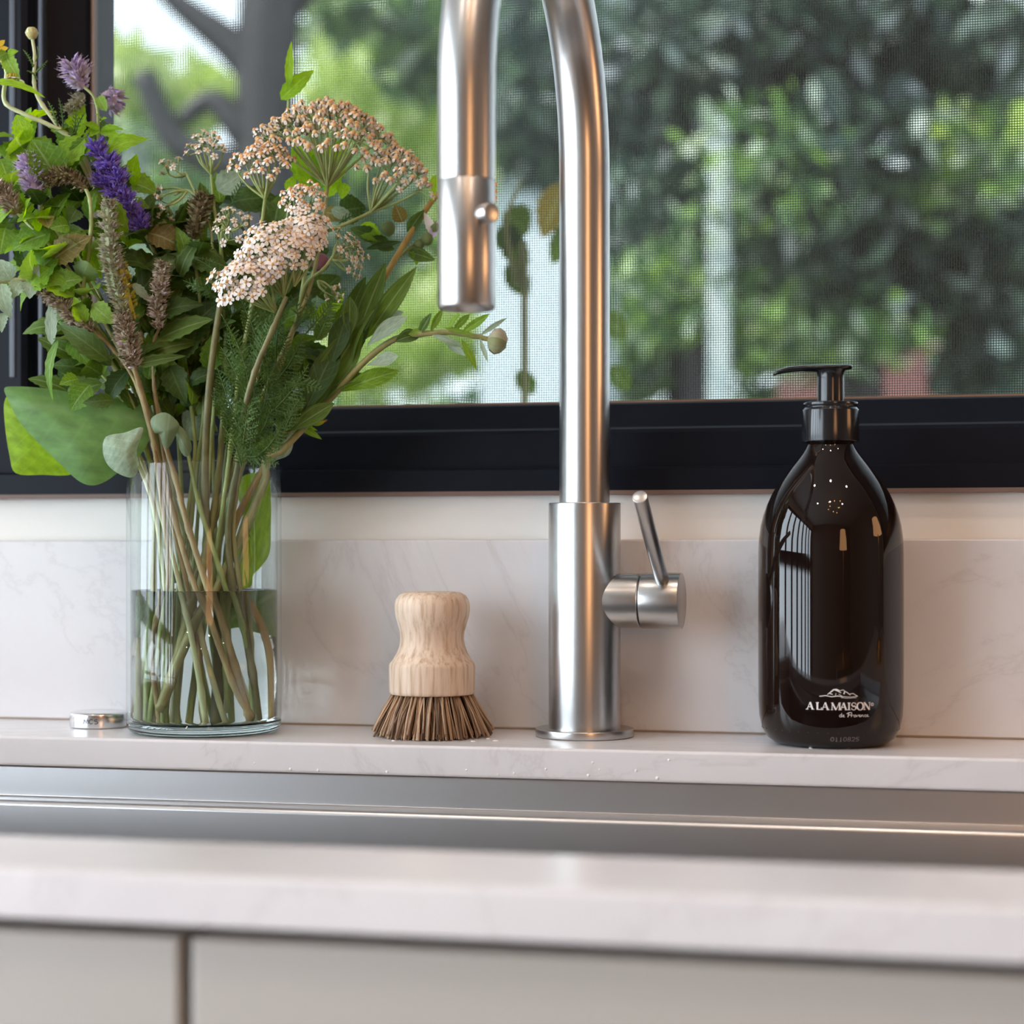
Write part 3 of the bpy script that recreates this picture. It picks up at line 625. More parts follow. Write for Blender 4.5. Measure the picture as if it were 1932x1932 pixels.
# handwritten second line
sc = lambda pts: pts
hw_ = [(arc(1561, 1338.6, 1.9, 2.0, 20, 380, 12), .9), ([(1563.2, 1333.5), (1562.6, 1340), (1564.2, 1340.6)], 1.0), ([(1564.5, 1339), (1567.6, 1338), (1567, 1336.6), (1565.4, 1337.2), (1565.4, 1340.2), (1568.6, 1340.4)], .9),
       ([(1576.2, 1333.2), (1574.4, 1341)], 1.3), ([(1572.2, 1335), (1576, 1332.6), (1581, 1332.6), (1582, 1334.6), (1579.4, 1336.8), (1575.8, 1337.4)], 1.1),
       ([(1581, 1336.6), (1580.4, 1340.8), (1581.6, 1338), (1583.6, 1336.8), (1584.6, 1337.4)], .9), (arc(1587.4, 1338.8, 2, 1.9, 90, 450, 12), .9), ([(1589.4, 1337.2), (1591.2, 1340.6), (1593.4, 1336.8), (1594.8, 1337.2)], .9),
       ([(1594.6, 1339), (1597.6, 1338), (1597, 1336.6), (1595.4, 1337.4), (1595.6, 1340.2), (1598.8, 1340.4)], .9), ([(1599.6, 1336.8), (1599.2, 1340.8), (1600.4, 1337.8), (1602.4, 1336.8), (1603, 1340.4), (1604.2, 1340.6)], .9),
       ([(1608.4, 1337.4), (1606.4, 1336.8), (1605.2, 1338.8), (1606.4, 1340.6), (1608.8, 1340)], .9), ([(1609, 1339), (1612.4, 1338), (1611.6, 1336.6), (1609.8, 1337.4), (1610, 1340.2), (1614, 1340.2)], .9)]
tag(strokes('printed_script', hw_, M['print'], body), 'white handwritten lettering reading de Provence')
mt = [([(1538, 1300), (1543, 1296), (1549, 1291), (1554, 1290.5), (1561, 1293.5)], [1.2, 2, 2.4, 2, 1]), ([(1548, 1291), (1556, 1293), (1562, 1297)], [1, 2.4, 1]), ([(1542, 1298), (1547, 1299.5)], 1.4), ([(1559, 1293), (1566, 1291.5), (1569, 1294), (1567, 1299)], [1, 1.4, 2, 2.4]),
      ([(1569, 1294), (1573, 1296), (1579, 1301)], [1, 1.4, 1]), ([(1577, 1299), (1584, 1298), (1592, 1303)], 1.2), ([(1553, 1297), (1552, 1302)], .8), ([(1558, 1299), (1564, 1303)], .8),
      ([(1524, 1303.5), (1535, 1302), (1545, 1304), (1556, 1302.5), (1566, 1304)], 1.4), ([(1566, 1303.5), (1580, 1304.5), (1593, 1303)], 1.0), ([(1562, 1305.5), (1574, 1306.5), (1590, 1305.5)], .8)]
tag(strokes('printed_emblem', mt, M['print'], body), 'small white line drawing of mountains')
def digit(ch, x, y1, h, w_):
    y0 = y1 - h; ym = (y0 + y1) / 2
    D = {'0': [arc(x + w_ / 2, ym, w_ / 2, h / 2, 0, 360, 12)], '1': [[(x + w_ * .2, y0 + h * .2), (x + w_ / 2, y0), (x + w_ / 2, y1)], [(x + w_ * .2, y1), (x + w_ * .8, y1)]],
         '8': [arc(x + w_ / 2, y0 + h * .25, w_ * .4, h * .25, 0, 360, 10), arc(x + w_ / 2, y1 - h * .25, w_ / 2, h * .25, 0, 360, 10)], '2': [arc(x + w_ / 2, y0 + h * .28, w_ / 2, h * .28, 160, -30, 8) + [(x, y1), (x + w_, y1)]],
         '5': [[(x + w_, y0), (x + w_ * .1, y0), (x + w_ * .1, ym)] + arc(x + w_ * .45, y1 - h * .28, w_ * .5, h * .28, 120, -150, 8)]}
    return [(q, 1.3) for q in D[ch]]
S = []
def wrap_low(x, y):
    zz = bz(y); r = np.interp(zz, [q[1] for q in prof[3:12]], [q[0] for q in prof[3:12]])
    t = math.asin(max(-1, min(1, (x - 1567) * bk / r))); return Vector((bx.x, bx.y, Z0 + zz)) + (-FW * math.cos(t) + RT * math.sin(t)) * (r + .00012)
for i, ch in enumerate('0110825'): S += digit(ch, 1546 + i * 7.6, 1386, 7.5, 5.6)
tag(strokes('stamped_code', S, M['stamp'], body, w=wrap_low), 'grey stamped digits 0110825')
mb = MB()
for i in range(44):
    t = 2 * math.pi * i / 44; c0 = Vector((bx.x + .0343 * math.cos(t), bx.y + .0343 * math.sin(t), Z0 + bz(1371)))
    mb.add(*lathe([(0, .0002), (.0004, .0001), (.0006, -.0003)], c0, 6, Vector((math.cos(t), math.sin(t), 0))))
mb.build('base_knurl', M['amber'], body, smooth=True, kind='stuff')

# ------------------------------------------------------------------ pot brush
kd = .948; kx = P(815.5, HOR, kd); kk = kd / FPX
br = thing('pot_brush', (kx.x, kx.y, Z0), 'round wooden pot scrubbing brush with stiff brown bristles', 'brush')
def kz(y): return ZC + (HOR - y) * kk - Z0
zb = kz(1309)
prof = rnd([(0, zb), (79 * kk, zb), (81 * kk, zb + .0012), (81.5 * kk, kz(1256)), (80 * kk, kz(1251))], .0007, 2) + [(q * kk, kz(y)) for q, y in ((74, 1244), (67, 1232), (62, 1218), (60, 1205), (61, 1192), (65, 1177), (69, 1164), (71, 1151), (71, 1141), (68.5, 1131), (63, 1123), (54, 1118), (40, 1116), (0, 1115.6))]
V, F = lathe(prof, (kx.x, kx.y, Z0), 72); obj('handle', V, F, M['beech'], br)
mb = MB()
for i in range(620):
    rr = math.sqrt(random.random()) if i > 260 else random.uniform(.86, 1.0); t = random.uniform(0, 2 * math.pi)
    t2 = t + random.gauss(0, .06); u = Vector((math.cos(t), math.sin(t), 0)); u2 = Vector((math.cos(t2), math.sin(t2), 0))
    zt_ = random.uniform(0, .0012) if random.random() > .12 else random.uniform(.001, .004)
    top = Vector((kx.x, kx.y, Z0 + zb + .0005)) + u * (rr * .0208); botm = Vector((kx.x, kx.y, Z0 + zt_ + (.0028 * max(0, rr - .9) / .1 if random.random() < .5 else 0))) + u2 * (rr * .0325 * random.uniform(.9, 1.03))
    mid = top.lerp(botm, .5) + Vector((random.gauss(0, .0006), random.gauss(0, .0006), .0006))
    mb.add(*tube([top, mid, botm], random.uniform(.00036, .00085), 4))
mb.build('bristles', M['bristle'], br, smooth=True, kind='stuff')

# ------------------------------------------------------------------ steel button beside the vase
gx = G(188, 1371); 
dt = thing('sink_button', (gx.x, gx.y, Z0), 'flat round polished steel button marked MCS beside the vase', 'button')
V, F = lathe(rnd([(0, .0086), (.0150, .0086), (.0163, .0078), (.0163, .0003), (0, .0003)], .0006, 3), (gx.x, gx.y, Z0), 72); o = obj('cap', V, F, M['chrome'], dt)
kb = (gx - CAM).dot(FW) / FPX
def wrap_b(x, y):
    t = math.asin((x - 188) * kb / .0163); return Vector((gx.x, gx.y, Z0 + .0042 - (y - 1366) * kb)) + (-FW * math.cos(t) + RT * math.sin(t)) * .01642
S = [([(170.5, 1370), (171.5, 1362), (175, 1368.5), (178.5, 1362), (179.5, 1370)], 1.5), (arc(185, 1366, 4, 4, 50, 310, 12), 1.5), (arc(194, 1364, 2.8, 2, 30, 260, 8) + arc(194, 1368, 3, 2.1, 80, -150, 8), 1.4)]
tag(strokes('engraving', S, M['ink'], o, w=wrap_b), 'dark engraved letters MCS')

# ------------------------------------------------------------------ warm lamps of the room
def bulb_mat(name, colr, s):
    m = bpy.data.materials.new(name); m.use_nodes = True; nt = m.node_tree; nt.nodes.remove(nt.nodes['Principled BSDF'])
    e = nt.nodes.new('ShaderNodeEmission'); e.inputs[0].default_value = (*colr, 1); e.inputs[1].default_value = s; nt.links.new(e.outputs[0], nt.nodes['Material Output'].inputs[0]); return m
M['bulb'] = bulb_mat('bulb', (1, .50, .17), 60); M['shade'] = bulb_mat('lamp_shade', (1, .50, .22), 7.0)
brass = mat('brass', (.55,.36,.14), .3, 1.0)
ch = thing('chandelier', (.35, -1.25, 2.02), 'brass ceiling chandelier with small warm bulbs behind the camera', 'lamp')
V, F = tube([(.35, -1.25, ZT - .002), (.35, -1.25, 2.02)], .008, 10); obj('rod', V, F, brass, ch)
for i in range(9):
    t = 2 * math.pi * i / 9 + .3; rr = .34 if i % 2 else .2; e = Vector((.35 + rr * math.cos(t), -1.25 + rr * math.sin(t), 2.06 + .05 * (i % 3)))
    V, F = tube(spline([(.35, -1.25, 2.03), (.35 + rr * .6 * math.cos(t), -1.25 + rr * .6 * math.sin(t), 1.98), e], 5), .004, 6); ar = obj('arm', V, F, brass, ch)
    V, F = lathe([(0, .03), (.010, .024), (.014, .012), (.010, 0), (0, -.002)], e, 12); obj('bulb', V, F, M['bulb'], ar)
def lamp(loc, label, hh, rr, stand):
    t = thing('table_lamp', loc, label, 'lamp'); x, y, z = loc
    V, F = lathe([(0, .02), (.05, .018), (.06, 0), (0, 0)], loc, 24); obj('base', V, F, brass, t)
    V, F = tube([(x, y, z + .015), (x, y, z + stand)], .008, 10); obj('stem', V, F, brass, t)
    V, F = lathe([(rr * .7, stand + hh), (rr, stand)], loc, 32); obj('shade', V, F, M['shade'], t)
lamp((.86, -.12, Z0 + .0005), 'warm glowing table lamp on the worktop beyond the soap bottle', .16, .11, .24)
sb = MB().box((.55, -2.35, 0), (1.55, -1.95, .8)); tag(sb.build('sideboard', M['panel'], bevel=.006), 'low wooden sideboard behind the camera', 'sideboard')
lamp((.95, -2.1, .8005), 'tall warm shaded lamp on the sideboard behind the camera', .55, .22, .35)

# recessed downlights in the ceiling
for i, (x, y, lab) in enumerate(((-.5, -.55, 'front left'), (.15, -.55, 'front middle'), (.8, -.55, 'front right'), (-.5, -1.35, 'rear left'), (.15, -1.35, 'rear middle'), (.8, -1.35, 'rear right'))):
    t = thing('downlight', (x, y, ZT), 'recessed ceiling downlight, ' + lab + ' of six', 'lamp', 'ceiling downlights')
    V, F = lathe([(.034, -.001), (.036, -.006), (.050, -.005), (.052, 0)], (x, y, ZT), 24); obj('trim_ring', V, F, M['post'], t)
    d = bpy.data.lights.new('downlight_lamp', 'AREA'); d.shape = 'DISK'; d.size = .06; d.energy = 2.1; d.color = (1.0, .82, .68)
    o = bpy.data.objects.new('downlight_lamp', d); col.objects.link(o); o.location = (x, y, ZT - .004)

# ------------------------------------------------------------------ glass vase and its water
vd = .968; vx = P(385.5, HOR, vd); vk = vd / FPX; VR = 144.5 * vk; VH = .1437
vs = thing('glass_vase', (vx.x, vx.y, Z0), 'clear cylindrical glass vase half full of water', 'vase')
wt_ = .0021
V, F = lathe([(VR - .0002, .0068), (VR, .010), (VR, VH - .0012), (VR - .0004, VH - .0003), (VR - .001, VH), (VR - wt_ + .0004, VH - .0003), (VR - wt_, VH - .0012), (VR - wt_, .0072)], (vx.x, vx.y, Z0), 128); obj('wall', V, F, M['vase'], vs)
V, F = lathe([(0, .0008), (VR - .008, .0008), (VR - .004, .0002), (VR - .0015, .0014), (VR - .0002, .0040), (VR - .0002, .0066), (VR - wt_ - .001, .0070), (0, .0064)], (vx.x, vx.y, Z0), 128); obj('base', V, F, M['vase_base'], vs)
WL = P(385, 1116, vd).z - Z0; WRAD = VR - wt_ - .0003
V, F = lathe([(0, .0074), (WRAD - .001, .0076), (WRAD, .0086), (WRAD, WL + .0009), (WRAD - .0006, WL + .0005), (WRAD - .002, WL), (0, WL)], (vx.x, vx.y, Z0), 128)
o = obj('water', V, F, M['water']); tag(o, 'clear water filling the lower half of the glass vase', 'water', None, 'stuff')

# ------------------------------------------------------------------ the bouquet
VC = Vector((vx.x, vx.y, 0)); ZF = Z0 + .0085
def B(px, py, o=0.0): return P(px, py, vd - o)
def fit(p, lim=.0355):
    """keep a point inside the vase"""
    if p.z < Z0 + VH + .004:
        q = Vector((p.x - VC.x, p.y - VC.y, 0))
        if q.length > lim: q *= lim / q.length; p = Vector((VC.x + q.x, VC.y + q.y, p.z))
        p.z = max(p.z, ZF)
    return p
def stem_path(pts, k=6): return [fit(q) for q in spline([B(*q) for q in pts], k)]
def plant(name, label, cat, pts, r=(.0008, .0014), m='st_green', group=None, nodes=True):
    """a cut stem: path from its head down into the vase"""
    path = stem_path(pts); t = thing(name, path[-1], label, cat, group)
    rad = list(np.interp(np.linspace(0, 1, len(path)), [0, 1], r))
    if nodes:
        for i in range(6, len(path) - 1, 7): rad[i] *= 1.28
    V, F = tube(path, rad, 8); obj('stem', V, F, M[m], t); t_path[t.name] = path
    return t, path
t_path = {}
def along(path, u):
    i = u * (len(path) - 1); a = int(min(i, len(path) - 2)); return path[a].lerp(path[a + 1], i - a), (path[a] - path[a + 1]).normalized()
def fan_out(t, path, us, ln, wd, m, spread=.9, up=.35, seed=0, shape='ovate', serr=.22, curl=.15, pair=True):
    """opposite leaf pairs at the nodes of a stem"""
    r = random.Random(seed)
    for k, u in enumerate(us):
        p, tan = along(path, u); rot = r.uniform(0, math.pi)
        for s in ((0, math.pi) if pair else (0,)):
            side = tan.orthogonal().normalized(); side = Matrix.Rotation(rot + s, 3, tan) @ side
            if side.dot(FW) > .75: side = (side - FW * .8).normalized()
            dirv = (side * spread + tan * up + Vector((0, 0, r.uniform(-.25, .1)))).normalized()
            l = ln * r.uniform(.75, 1.2); mm = M[m if not isinstance(m, (list, tuple)) else r.choice(m)]
            n = (tan * .7 + Vector((r.gauss(0, .4), r.gauss(0, .4), .4)) - FW * .55)
            b0 = p + dirv * .0012; tip = p + dirv * l
            if tip.y > .030: tip.y = .030
            leaf(t, b0, tip, wd * l / ln, mm, n=n, shape=shape, serr=serr, curl=curl * r.uniform(.5, 1.5), fold=r.uniform(.1, .45))
# ---- florets
def floret_mesh(name, petal, eye, droop, er, pl):
    V = []; F = []; fm = []
    def add(v, f, k):
        n = len(V); V.extend(v); F.extend([tuple(i + n for i in q) for q in f]); fm.extend([k] * len(f))
    for i in range(5):
        a = 2 * math.pi * i / 5; c, s = math.cos(a), math.sin(a)
        pr = [(er * .7, .0, .16), (er + pl * .5, -droop * .35, .36), (er + pl * .92, -droop * .85, .33), (er + pl, -droop, .14)]
        v = []
        for rr, z, w in pr:
            for sg in (-1, 1): v.append((c * rr - s * w * sg, s * rr + c * w * sg, z + (.08 if sg else 0)))
        add(v, [(0, 1, 3, 2), (2, 3, 5, 4), (4, 5, 7, 6)], 0)
    v, f = lathe([(er, -.05), (er * .95, .2), (er * .6, .42), (0, .5)], (0, 0, 0), 7); add([tuple(q) for q in v], [tuple(reversed(q)) for q in f], 1)
    v, f = lathe([(.07, -1.15), (.34, -.85), (.40, -.25), (er * .9, .0)], (0, 0, 0), 6); add([tuple(q) for q in v], f, 2)
    me = bpy.data.meshes.new(name); me.from_pydata([tuple(q) for q in V], [], F)
    for mm in (petal, eye, M['cup']): me.materials.append(mm)
    me.polygons.foreach_set('material_index', fm); me.polygons.foreach_set('use_smooth', [True] * len(F)); me.validate(); me.update(); return me
FM = {'tan': floret_mesh('floret_tan', M['petal_tan'], M['eye_tan'], .85, .62, .40), 'orange': floret_mesh('floret_orange', M['petal_pink'], M['eye_orange'], .5, .5, .62),
      'white': floret_mesh('floret_white', M['petal_white'], M['eye_soft'], .12, .36, .72), 'pink': floret_mesh('floret_pink', M['petal_pink'], M['eye_soft'], .08, .33, .80), 'bud': floret_mesh('floret_bud', M['petal_white'], M['eye_soft'], -.35, .3, .3)}
def umbel(t, c, rad, hh, axis, n, kinds, size, node, seed, nb=14, flat=1.0):
    """domed head of florets on branching stalks from one node"""
    r = random.Random(seed); ax = Vector(axis).normalized(); e1 = ax.cross(FW)
    e1 = (e1 if e1.length > .1 else ax.orthogonal()).normalized(); e2 = ax.cross(e1)
    c = Vector(c); node = Vector(node); tops = []
    lob = [r.uniform(0, 6.28) for _ in range(3)]
    for i in range(n):
        q = math.sqrt((i + .5) / n); a = i * 2.39996 + r.gauss(0, .09)
        q2 = q * (1 + .10 * math.sin(3 * a + lob[0]) + .07 * math.sin(5 * a + lob[1])) + r.gauss(0, .02)
        off = e1 * (rad * q2 * math.cos(a)) + e2 * (rad * flat * q2 * math.sin(a))
        p = c + off + ax * (hh * (1 - q * q) + r.gauss(0, .0011) + .0016 * math.sin(7 * a + 9 * q + lob[2]))
        nrm = (ax * .9 + off / max(rad, 1e-6) * .75 + Vector((r.gauss(0, .15), r.gauss(0, .15), r.gauss(0, .1)))).normalized()
        o = bpy.data.objects.new('floret', FM[r.choice(kinds) if not callable(kinds) else kinds(p, r)]); col.objects.link(o); o.parent = t
        o.location = p - wloc(t); s = size * r.uniform(.85, 1.15); o.scale = (s, s, s)
        o.rotation_mode = 'QUATERNION'; o.rotation_quaternion = nrm.to_track_quat('Z', 'Y') @ Matrix.Rotation(r.uniform(0, 6.28), 4, 'Z').to_quaternion()
        tops.append(p - nrm * size * 1.05)
    mb = MB(); hubs = []
    for k in range(nb):
        q = math.sqrt((k + .5) / nb) * .82; a = k * 2.39996
        hubs.append(c + e1 * (rad * q * math.cos(a)) + e2 * (rad * flat * q * math.sin(a)) + ax * (hh * (1 - q * q) - .0065))
    for h in hubs:
        md = node.lerp(h, .55) + (h - c).normalized() * .0012
        mb.add(*tube(spline([node, md, h], 4), [.0008, .0005], 5, False))
    for p in tops:
        h = min(hubs, key=lambda q: (q - p).length); mb.add(*tube([h, h.lerp(p, .5) + ax * .0006, p], .00028, 4, False))
    mb.build('flower_stalks', M['st_green'], t, smooth=True, kind='stuff')
PX = vd / FPX
camv = -FW
UP = Vector((0, 0, 1))
# yarrows -------------------------------------------------------------
t, _ = plant('yarrow', 'tall yarrow with the largest dome of tan-brown florets, highest of the bouquet', 'flower',
             [(618, 352, .004), (608, 430, .006), (585, 540, .01), (540, 650, .012), (480, 780, .012), (440, 880, .01), (400, 1000, .0), (365, 1130, -.005), (345, 1366, -.012)], (.0009, .0019), 'st_olive', 'yarrow stems in the vase')
umbel(t, B(618, 268, .0), 133 * PX, .021, UP * 1 + camv * .42 + RT * .04, 232, ['tan'] * 5 + ['orange'], .0023, B(618, 352, .004), 1, 22, .75)
umbel(t, B(748, 330, .004), 70 * PX, .013, UP * .8 + camv * .55 + RT * .3, 66, ['tan'] * 4 + ['white'], .0023, B(700, 400, .006), 2, 10, .9)
V, F = tube(spline([B(740, 375, .004), B(700, 400, .006), B(640, 428, .008), B(590, 455, .008), B(568, 560, .01)], 5), [.0008, .0012], 7); obj('side_stem', V, F, M['st_green'], t)
t, _ = plant('yarrow', 'yarrow with orange-tinted flat florets left of centre, below the tallest dome', 'flower',
             [(500, 375, .018), (492, 440, .018), (478, 560, .016), (455, 680, .014), (440, 800, .012), (428, 900, .012), (400, 1110, .005), (372, 1280, .002), (362, 1362, .002)], (.0009, .0017), 'st_green', 'yarrow stems in the vase')
umbel(t, B(496, 312, .016), 60 * PX, .011, UP * .9 + camv * .5 - RT * .1, 62, ['orange'], .0023, B(500, 375, .018), 3, 9, .8)
umbel(t, B(574, 385, .026), 45 * PX, .010, UP * .6 + camv * .7 + RT * .1, 46, lambda p, r: 'orange' if p.z > B(0, 395, .026).z else 'pink', .0021, B(540, 450, .018), 4, 7)
t, _ = plant('yarrow', 'yarrow with pale pink open florets nearest the camera in mid bouquet', 'flower',
             [(540, 560, .04), (515, 620, .042), (485, 690, .042), (462, 770, .038), (450, 870, .024), (430, 1000, .012), (445, 1150, .012), (470, 1290, .012), (478, 1355, .010)], (.0013, .0021), 'st_shaded', 'yarrow stems in the vase')
umbel(t, B(462, 528, .040), 66 * PX, .009, UP * .55 + camv * .85 - RT * .25, 66, ['pink', 'pink', 'white'], .0028, B(520, 590, .03), 5, 8, .78)
umbel(t, B(520, 470, .038), 72 * PX, .010, UP * .55 + camv * .85, 78, ['pink', 'white'], .0028, B(535, 560, .03), 6, 9, .85)
umbel(t, B(582, 440, .034), 40 * PX, .009, UP * .5 + camv * .8 + RT * .25, 40, ['pink', 'white'], .0028, B(555, 540, .03), 7, 6, 1.15)
t, _ = plant('yarrow', 'slender yarrow with a small loose white head against the window screen', 'flower',
             [(398, 328, .0), (405, 400, .002), (420, 500, .004), (412, 620, .006), (404, 760, .006), (396, 880, .004), (384, 1100, .0), (400, 1250, -.004), (405, 1362, -.006)], (.0007, .0014), 'st_green', 'yarrow stems in the vase')
umbel(t, B(393, 288, .0), 40 * PX, .010, UP * .9 + camv * .35, 30, ['white'], .0021, B(398, 328, .0), 8, 7, .85)
t, _ = plant('yarrow', 'thin yarrow with sparse drooping white florets beside the violet flowers', 'flower',
             [(350, 325, -.004), (372, 372, -.002), (400, 450, .0), (395, 600, .002), (385, 760, .0), (380, 880, -.004), (360, 1100, -.01), (318, 1240, -.012), (305, 1362, -.012)], (.0006, .0013), 'st_green', 'yarrow stems in the vase')
umbel(t, B(322, 316, -.004), 24 * PX, .004, UP * .8 - RT * .3 + camv * .2, 7, ['white'], .0020, B(350, 330, -.004), 9, 3)
umbel(t, B(306, 382, .0), 32 * PX, .004, -RT * .9 + camv * .25 - UP * .3, 14, ['bud', 'white'], .0021, B(352, 362, -.003), 10, 5)
V, F = tube(spline([B(372, 372, -.002), B(352, 358, -.003), B(330, 368, 0)], 5), .0006, 6); obj('side_stem', V, F, M['st_green'], t)
t, _ = plant('yarrow', 'small side-facing white yarrow head under the right shoulder of the bouquet', 'flower',
             [(632, 478, .012), (610, 508, .012), (575, 540, .012), (555, 620, .01), (520, 720, .008), (480, 830, .006), (455, 890, .004), (430, 1010, .0), (420, 1150, .002), (425, 1362, .0)], (.0008, .0015), 'st_green', 'yarrow stems in the vase')
umbel(t, B(650, 482, .012), 48 * PX, .010, RT * .9 + UP * .35 + camv * .1, 36, ['white'], .0020, B(628, 490, .012), 11, 7, .8)
umbel(t, B(628, 552, .014), 18 * PX, .004, RT * .6 - UP * .4, 6, ['bud'], .0024, B(600, 530, .013), 13, 3)
t, _ = plant('yarrow', 'yarrow with a half-hidden curved white head behind the pale pink one', 'flower',
             [(440, 392, .006), (420, 430, .006), (416, 520, .006), (425, 640, .004), (420, 780, .0), (412, 880, -.004), (395, 1100, -.008)], (.0007, .0013), 'st_green', 'yarrow stems in the vase')
umbel(t, B(438, 428, .014), 40 * PX, .008, UP * .4 + camv * .5 - RT * .2, 20, ['white', 'bud'], .0021, B(425, 440, .006), 14, 5)

# feathery yarrow leaves ----------------------------------------------
def fern(t, base, tip, wd, seed, curl=.15):
    r = random.Random(seed); base, tip = Vector(base), Vector(tip); a = tip - base; ln = a.length; ad = a.normalized()
    n = (camv + Vector((r.gauss(0, .5), r.gauss(0, .5), r.gauss(0, .5)))); n = (n - ad * n.dot(ad)).normalized(); s = n.cross(ad)
    mb = MB(); pts = [base + a * u + n * (curl * ln * math.sin(math.pi * u)) + s * (.12 * ln * u * u) for u in np.linspace(0, 1, 9)]
    mb.add(*tube(pts, [.0005, .0002], 4, False))
    k = max(8, int(ln / .0019))
    for i in range(1, k):
        u = i / k; p, _ = along(pts, u); w = wd / 2 * math.sin(math.pi * min(u * .9 + .12, 1)) ** .7
        for sg in (-1, 1):
            d1 = (s * sg + ad * .7 + n * r.gauss(.15, .35)).normalized(); e = p + d1 * w
            for q in range(5):
                f = .2 + .2 * q; b = p.lerp(e, min(f, 1))
                for d2 in ((d1 * .6 + ad * .8 + n * .3), (d1 * .7 - ad * .55 + n * .2), (d1 + n * .6)):
                    d3 = (d2 + Vector((r.gauss(0, .25), r.gauss(0, .25), r.gauss(0, .25)))).normalized(); l2 = w * .30 * (1.15 - f * .5)
                    sd2 = d3.cross(n).normalized() * .00034
                    mb.add([b - sd2, b + sd2, b + d3 * l2], [(0, 1, 2)])
            mb.add([p - ad * .00025, p + ad * .00025, e], [(0, 1, 2)])
    o = mb.build('feathery_leaf', M['lf_fern'], t, smooth=True, kind='stuff'); return o
t, pth = plant('yarrow', 'bushy green yarrow stem of feathery foliage above the vase rim', 'flower',
             [(520, 590, .022), (500, 660, .022), (478, 740, .022), (462, 820, .02), (452, 890, .016), (440, 1000, .01), (455, 1130, .01), (462, 1240, .008), (455, 1362, .0)], (.0009, .0015), 'st_olive', 'yarrow stems in the vase')
TF = t
FE = [(470, 800, .028, 440, 590, 34), (480, 780, .03, 540, 590, 40), (470, 830, .03, 520, 650, 40), (500, 740, .026, 585, 640, 34), (480, 800, .03, 595, 700, 36), (540, 720, .03, 606, 742, 28), (470, 860, .03, 430, 690, 38), (455, 880, .032, 500, 720, 40),
      (470, 870, .034, 545, 800, 34), (460, 860, .034, 505, 860, 34), (455, 840, .032, 410, 740, 34), (500, 700, .024, 470, 560, 36), (520, 680, .024, 560, 560, 34), (470, 840, .034, 520, 760, 36), (440, 700, .022, 500, 640, 36), (480, 890, .03, 470, 770, 34),
      (470, 760, .03, 430, 650, 40), (430, 560, .012, 350, 520, 30), (440, 540, .014, 375, 480, 26), (600, 640, .018, 640, 560, 24), (560, 620, .022, 600, 590, 30), (455, 880, .034, 430, 800, 32), (490, 850, .034, 525, 880, 26), (485, 640, .024, 520, 575, 36), (540, 640, .02, 480, 600, 34),
      (640, 420, .0, 700, 400, 20), (430, 400, .0, 470, 340, 18), (120, 265, .0, 100, 200, 14), (140, 260, .0, 175, 190, 14), (100, 170, .0, 60, 100, 10)]
for i, (x0, y0, o_, x1, y1, w) in enumerate(FE[:27]): fern(t, B(x0, y0, o_), B(x1, y1, o_ + .004), w * PX * 1.2, 100 + i)
# feathered sprig top left
# ---- spikes
def spike(t, pts, r0, m, seed, n=170, bud=.0016, spiky=.5, lobes=0, name='flower_spike', shape=lambda u: math.sin(math.pi * min(.06 + u * .9, 1)) ** .45):
    r = random.Random(seed); path = spline([B(*q) for q in pts], 8); mb = MB()
    core = [shape(i / (len(path) - 1)) * r0 * .55 for i in range(len(path))]
    mb.add(*tube(path, core, 7))
    for i in range(n):
        u = (i + r.random()) / n
        if lobes: u = (math.floor(u * lobes) + .5 + r.gauss(0, .24)) / lobes; u = min(max(u, .01), .99)
        p, tan = along(path, u); side = Matrix.Rotation(r.uniform(0, 6.283), 3, tan) @ tan.orthogonal().normalized()
        rr = r0 * shape(u); d1 = (side + tan * r.uniform(.1, .6) + UP * .05).normalized(); b = p + side * rr * .35; l = (rr * .65 + bud * r.uniform(.5, 1.1) * (1 + spiky * (r.random() < .35)))
        w = bud * r.uniform(.35, .55); s2 = d1.orthogonal().normalized(); s3 = d1.cross(s2); e = b + d1 * l; md = b + d1 * l * .6
        V = [b] + [md + (s2 * math.cos(k * 2.094) + s3 * math.sin(k * 2.094)) * w for k in range(3)] + [e + s2 * w * .3]
        mb.add(V, [(0, 2, 1), (0, 3, 2), (0, 1, 3), (1, 2, 4), (2, 3, 4), (3, 1, 4)])
        if spiky and r.random() < .4:
            for _ in range(2):
                dd = (d1 + Vector((r.gauss(0, .5), r.gauss(0, .5), r.gauss(0, .5)))).normalized(); mb.add([e - s2 * .00025, e + s2 * .00025, e + dd * bud * 1.1], [(0, 1, 2)])
    return mb.build(name, M[m], t, smooth=False, kind='stuff')
MG = 'mint stems in the vase'
def mint(label, pts, r=(.0007, .0014), m='st_green', name='mint'): return plant(name, label, 'flower', pts, r, m, MG)
MX = ['lf_mint', 'lf_mint', 'lf_mint', 'lf_bright', 'lf_dark']
t, p1 = mint('mint with a fluffy lavender tuft, highest left of the window screen', [(152, 158, -.004), (182, 195, -.004), (188, 290, -.006), (215, 420, -.004), (262, 600, .0), (290, 760, .0), (305, 880, -.004), (345, 1080, -.01), (400, 1362, -.02)])
spike(t, [(134, 118, -.004), (143, 140, -.004), (156, 166, -.004)], .0062, 'sp_lav', 1, 170, .0022, 1.2)
spike(t, [(205, 205, -.012), (212, 185, -.012), (208, 168, -.012)], .0062, 'sp_lav', 2, 120, .0022, 1.2)
spike(t, [(128, 212, -.01), (142, 195, -.01), (158, 176, -.01)], .0035, 'sp_grey', 3, 96, 0.00156, .2)
leaf(t, B(186, 182, -.003), B(200, 208, .002), .0062, M['lf_mint'], shape='round')
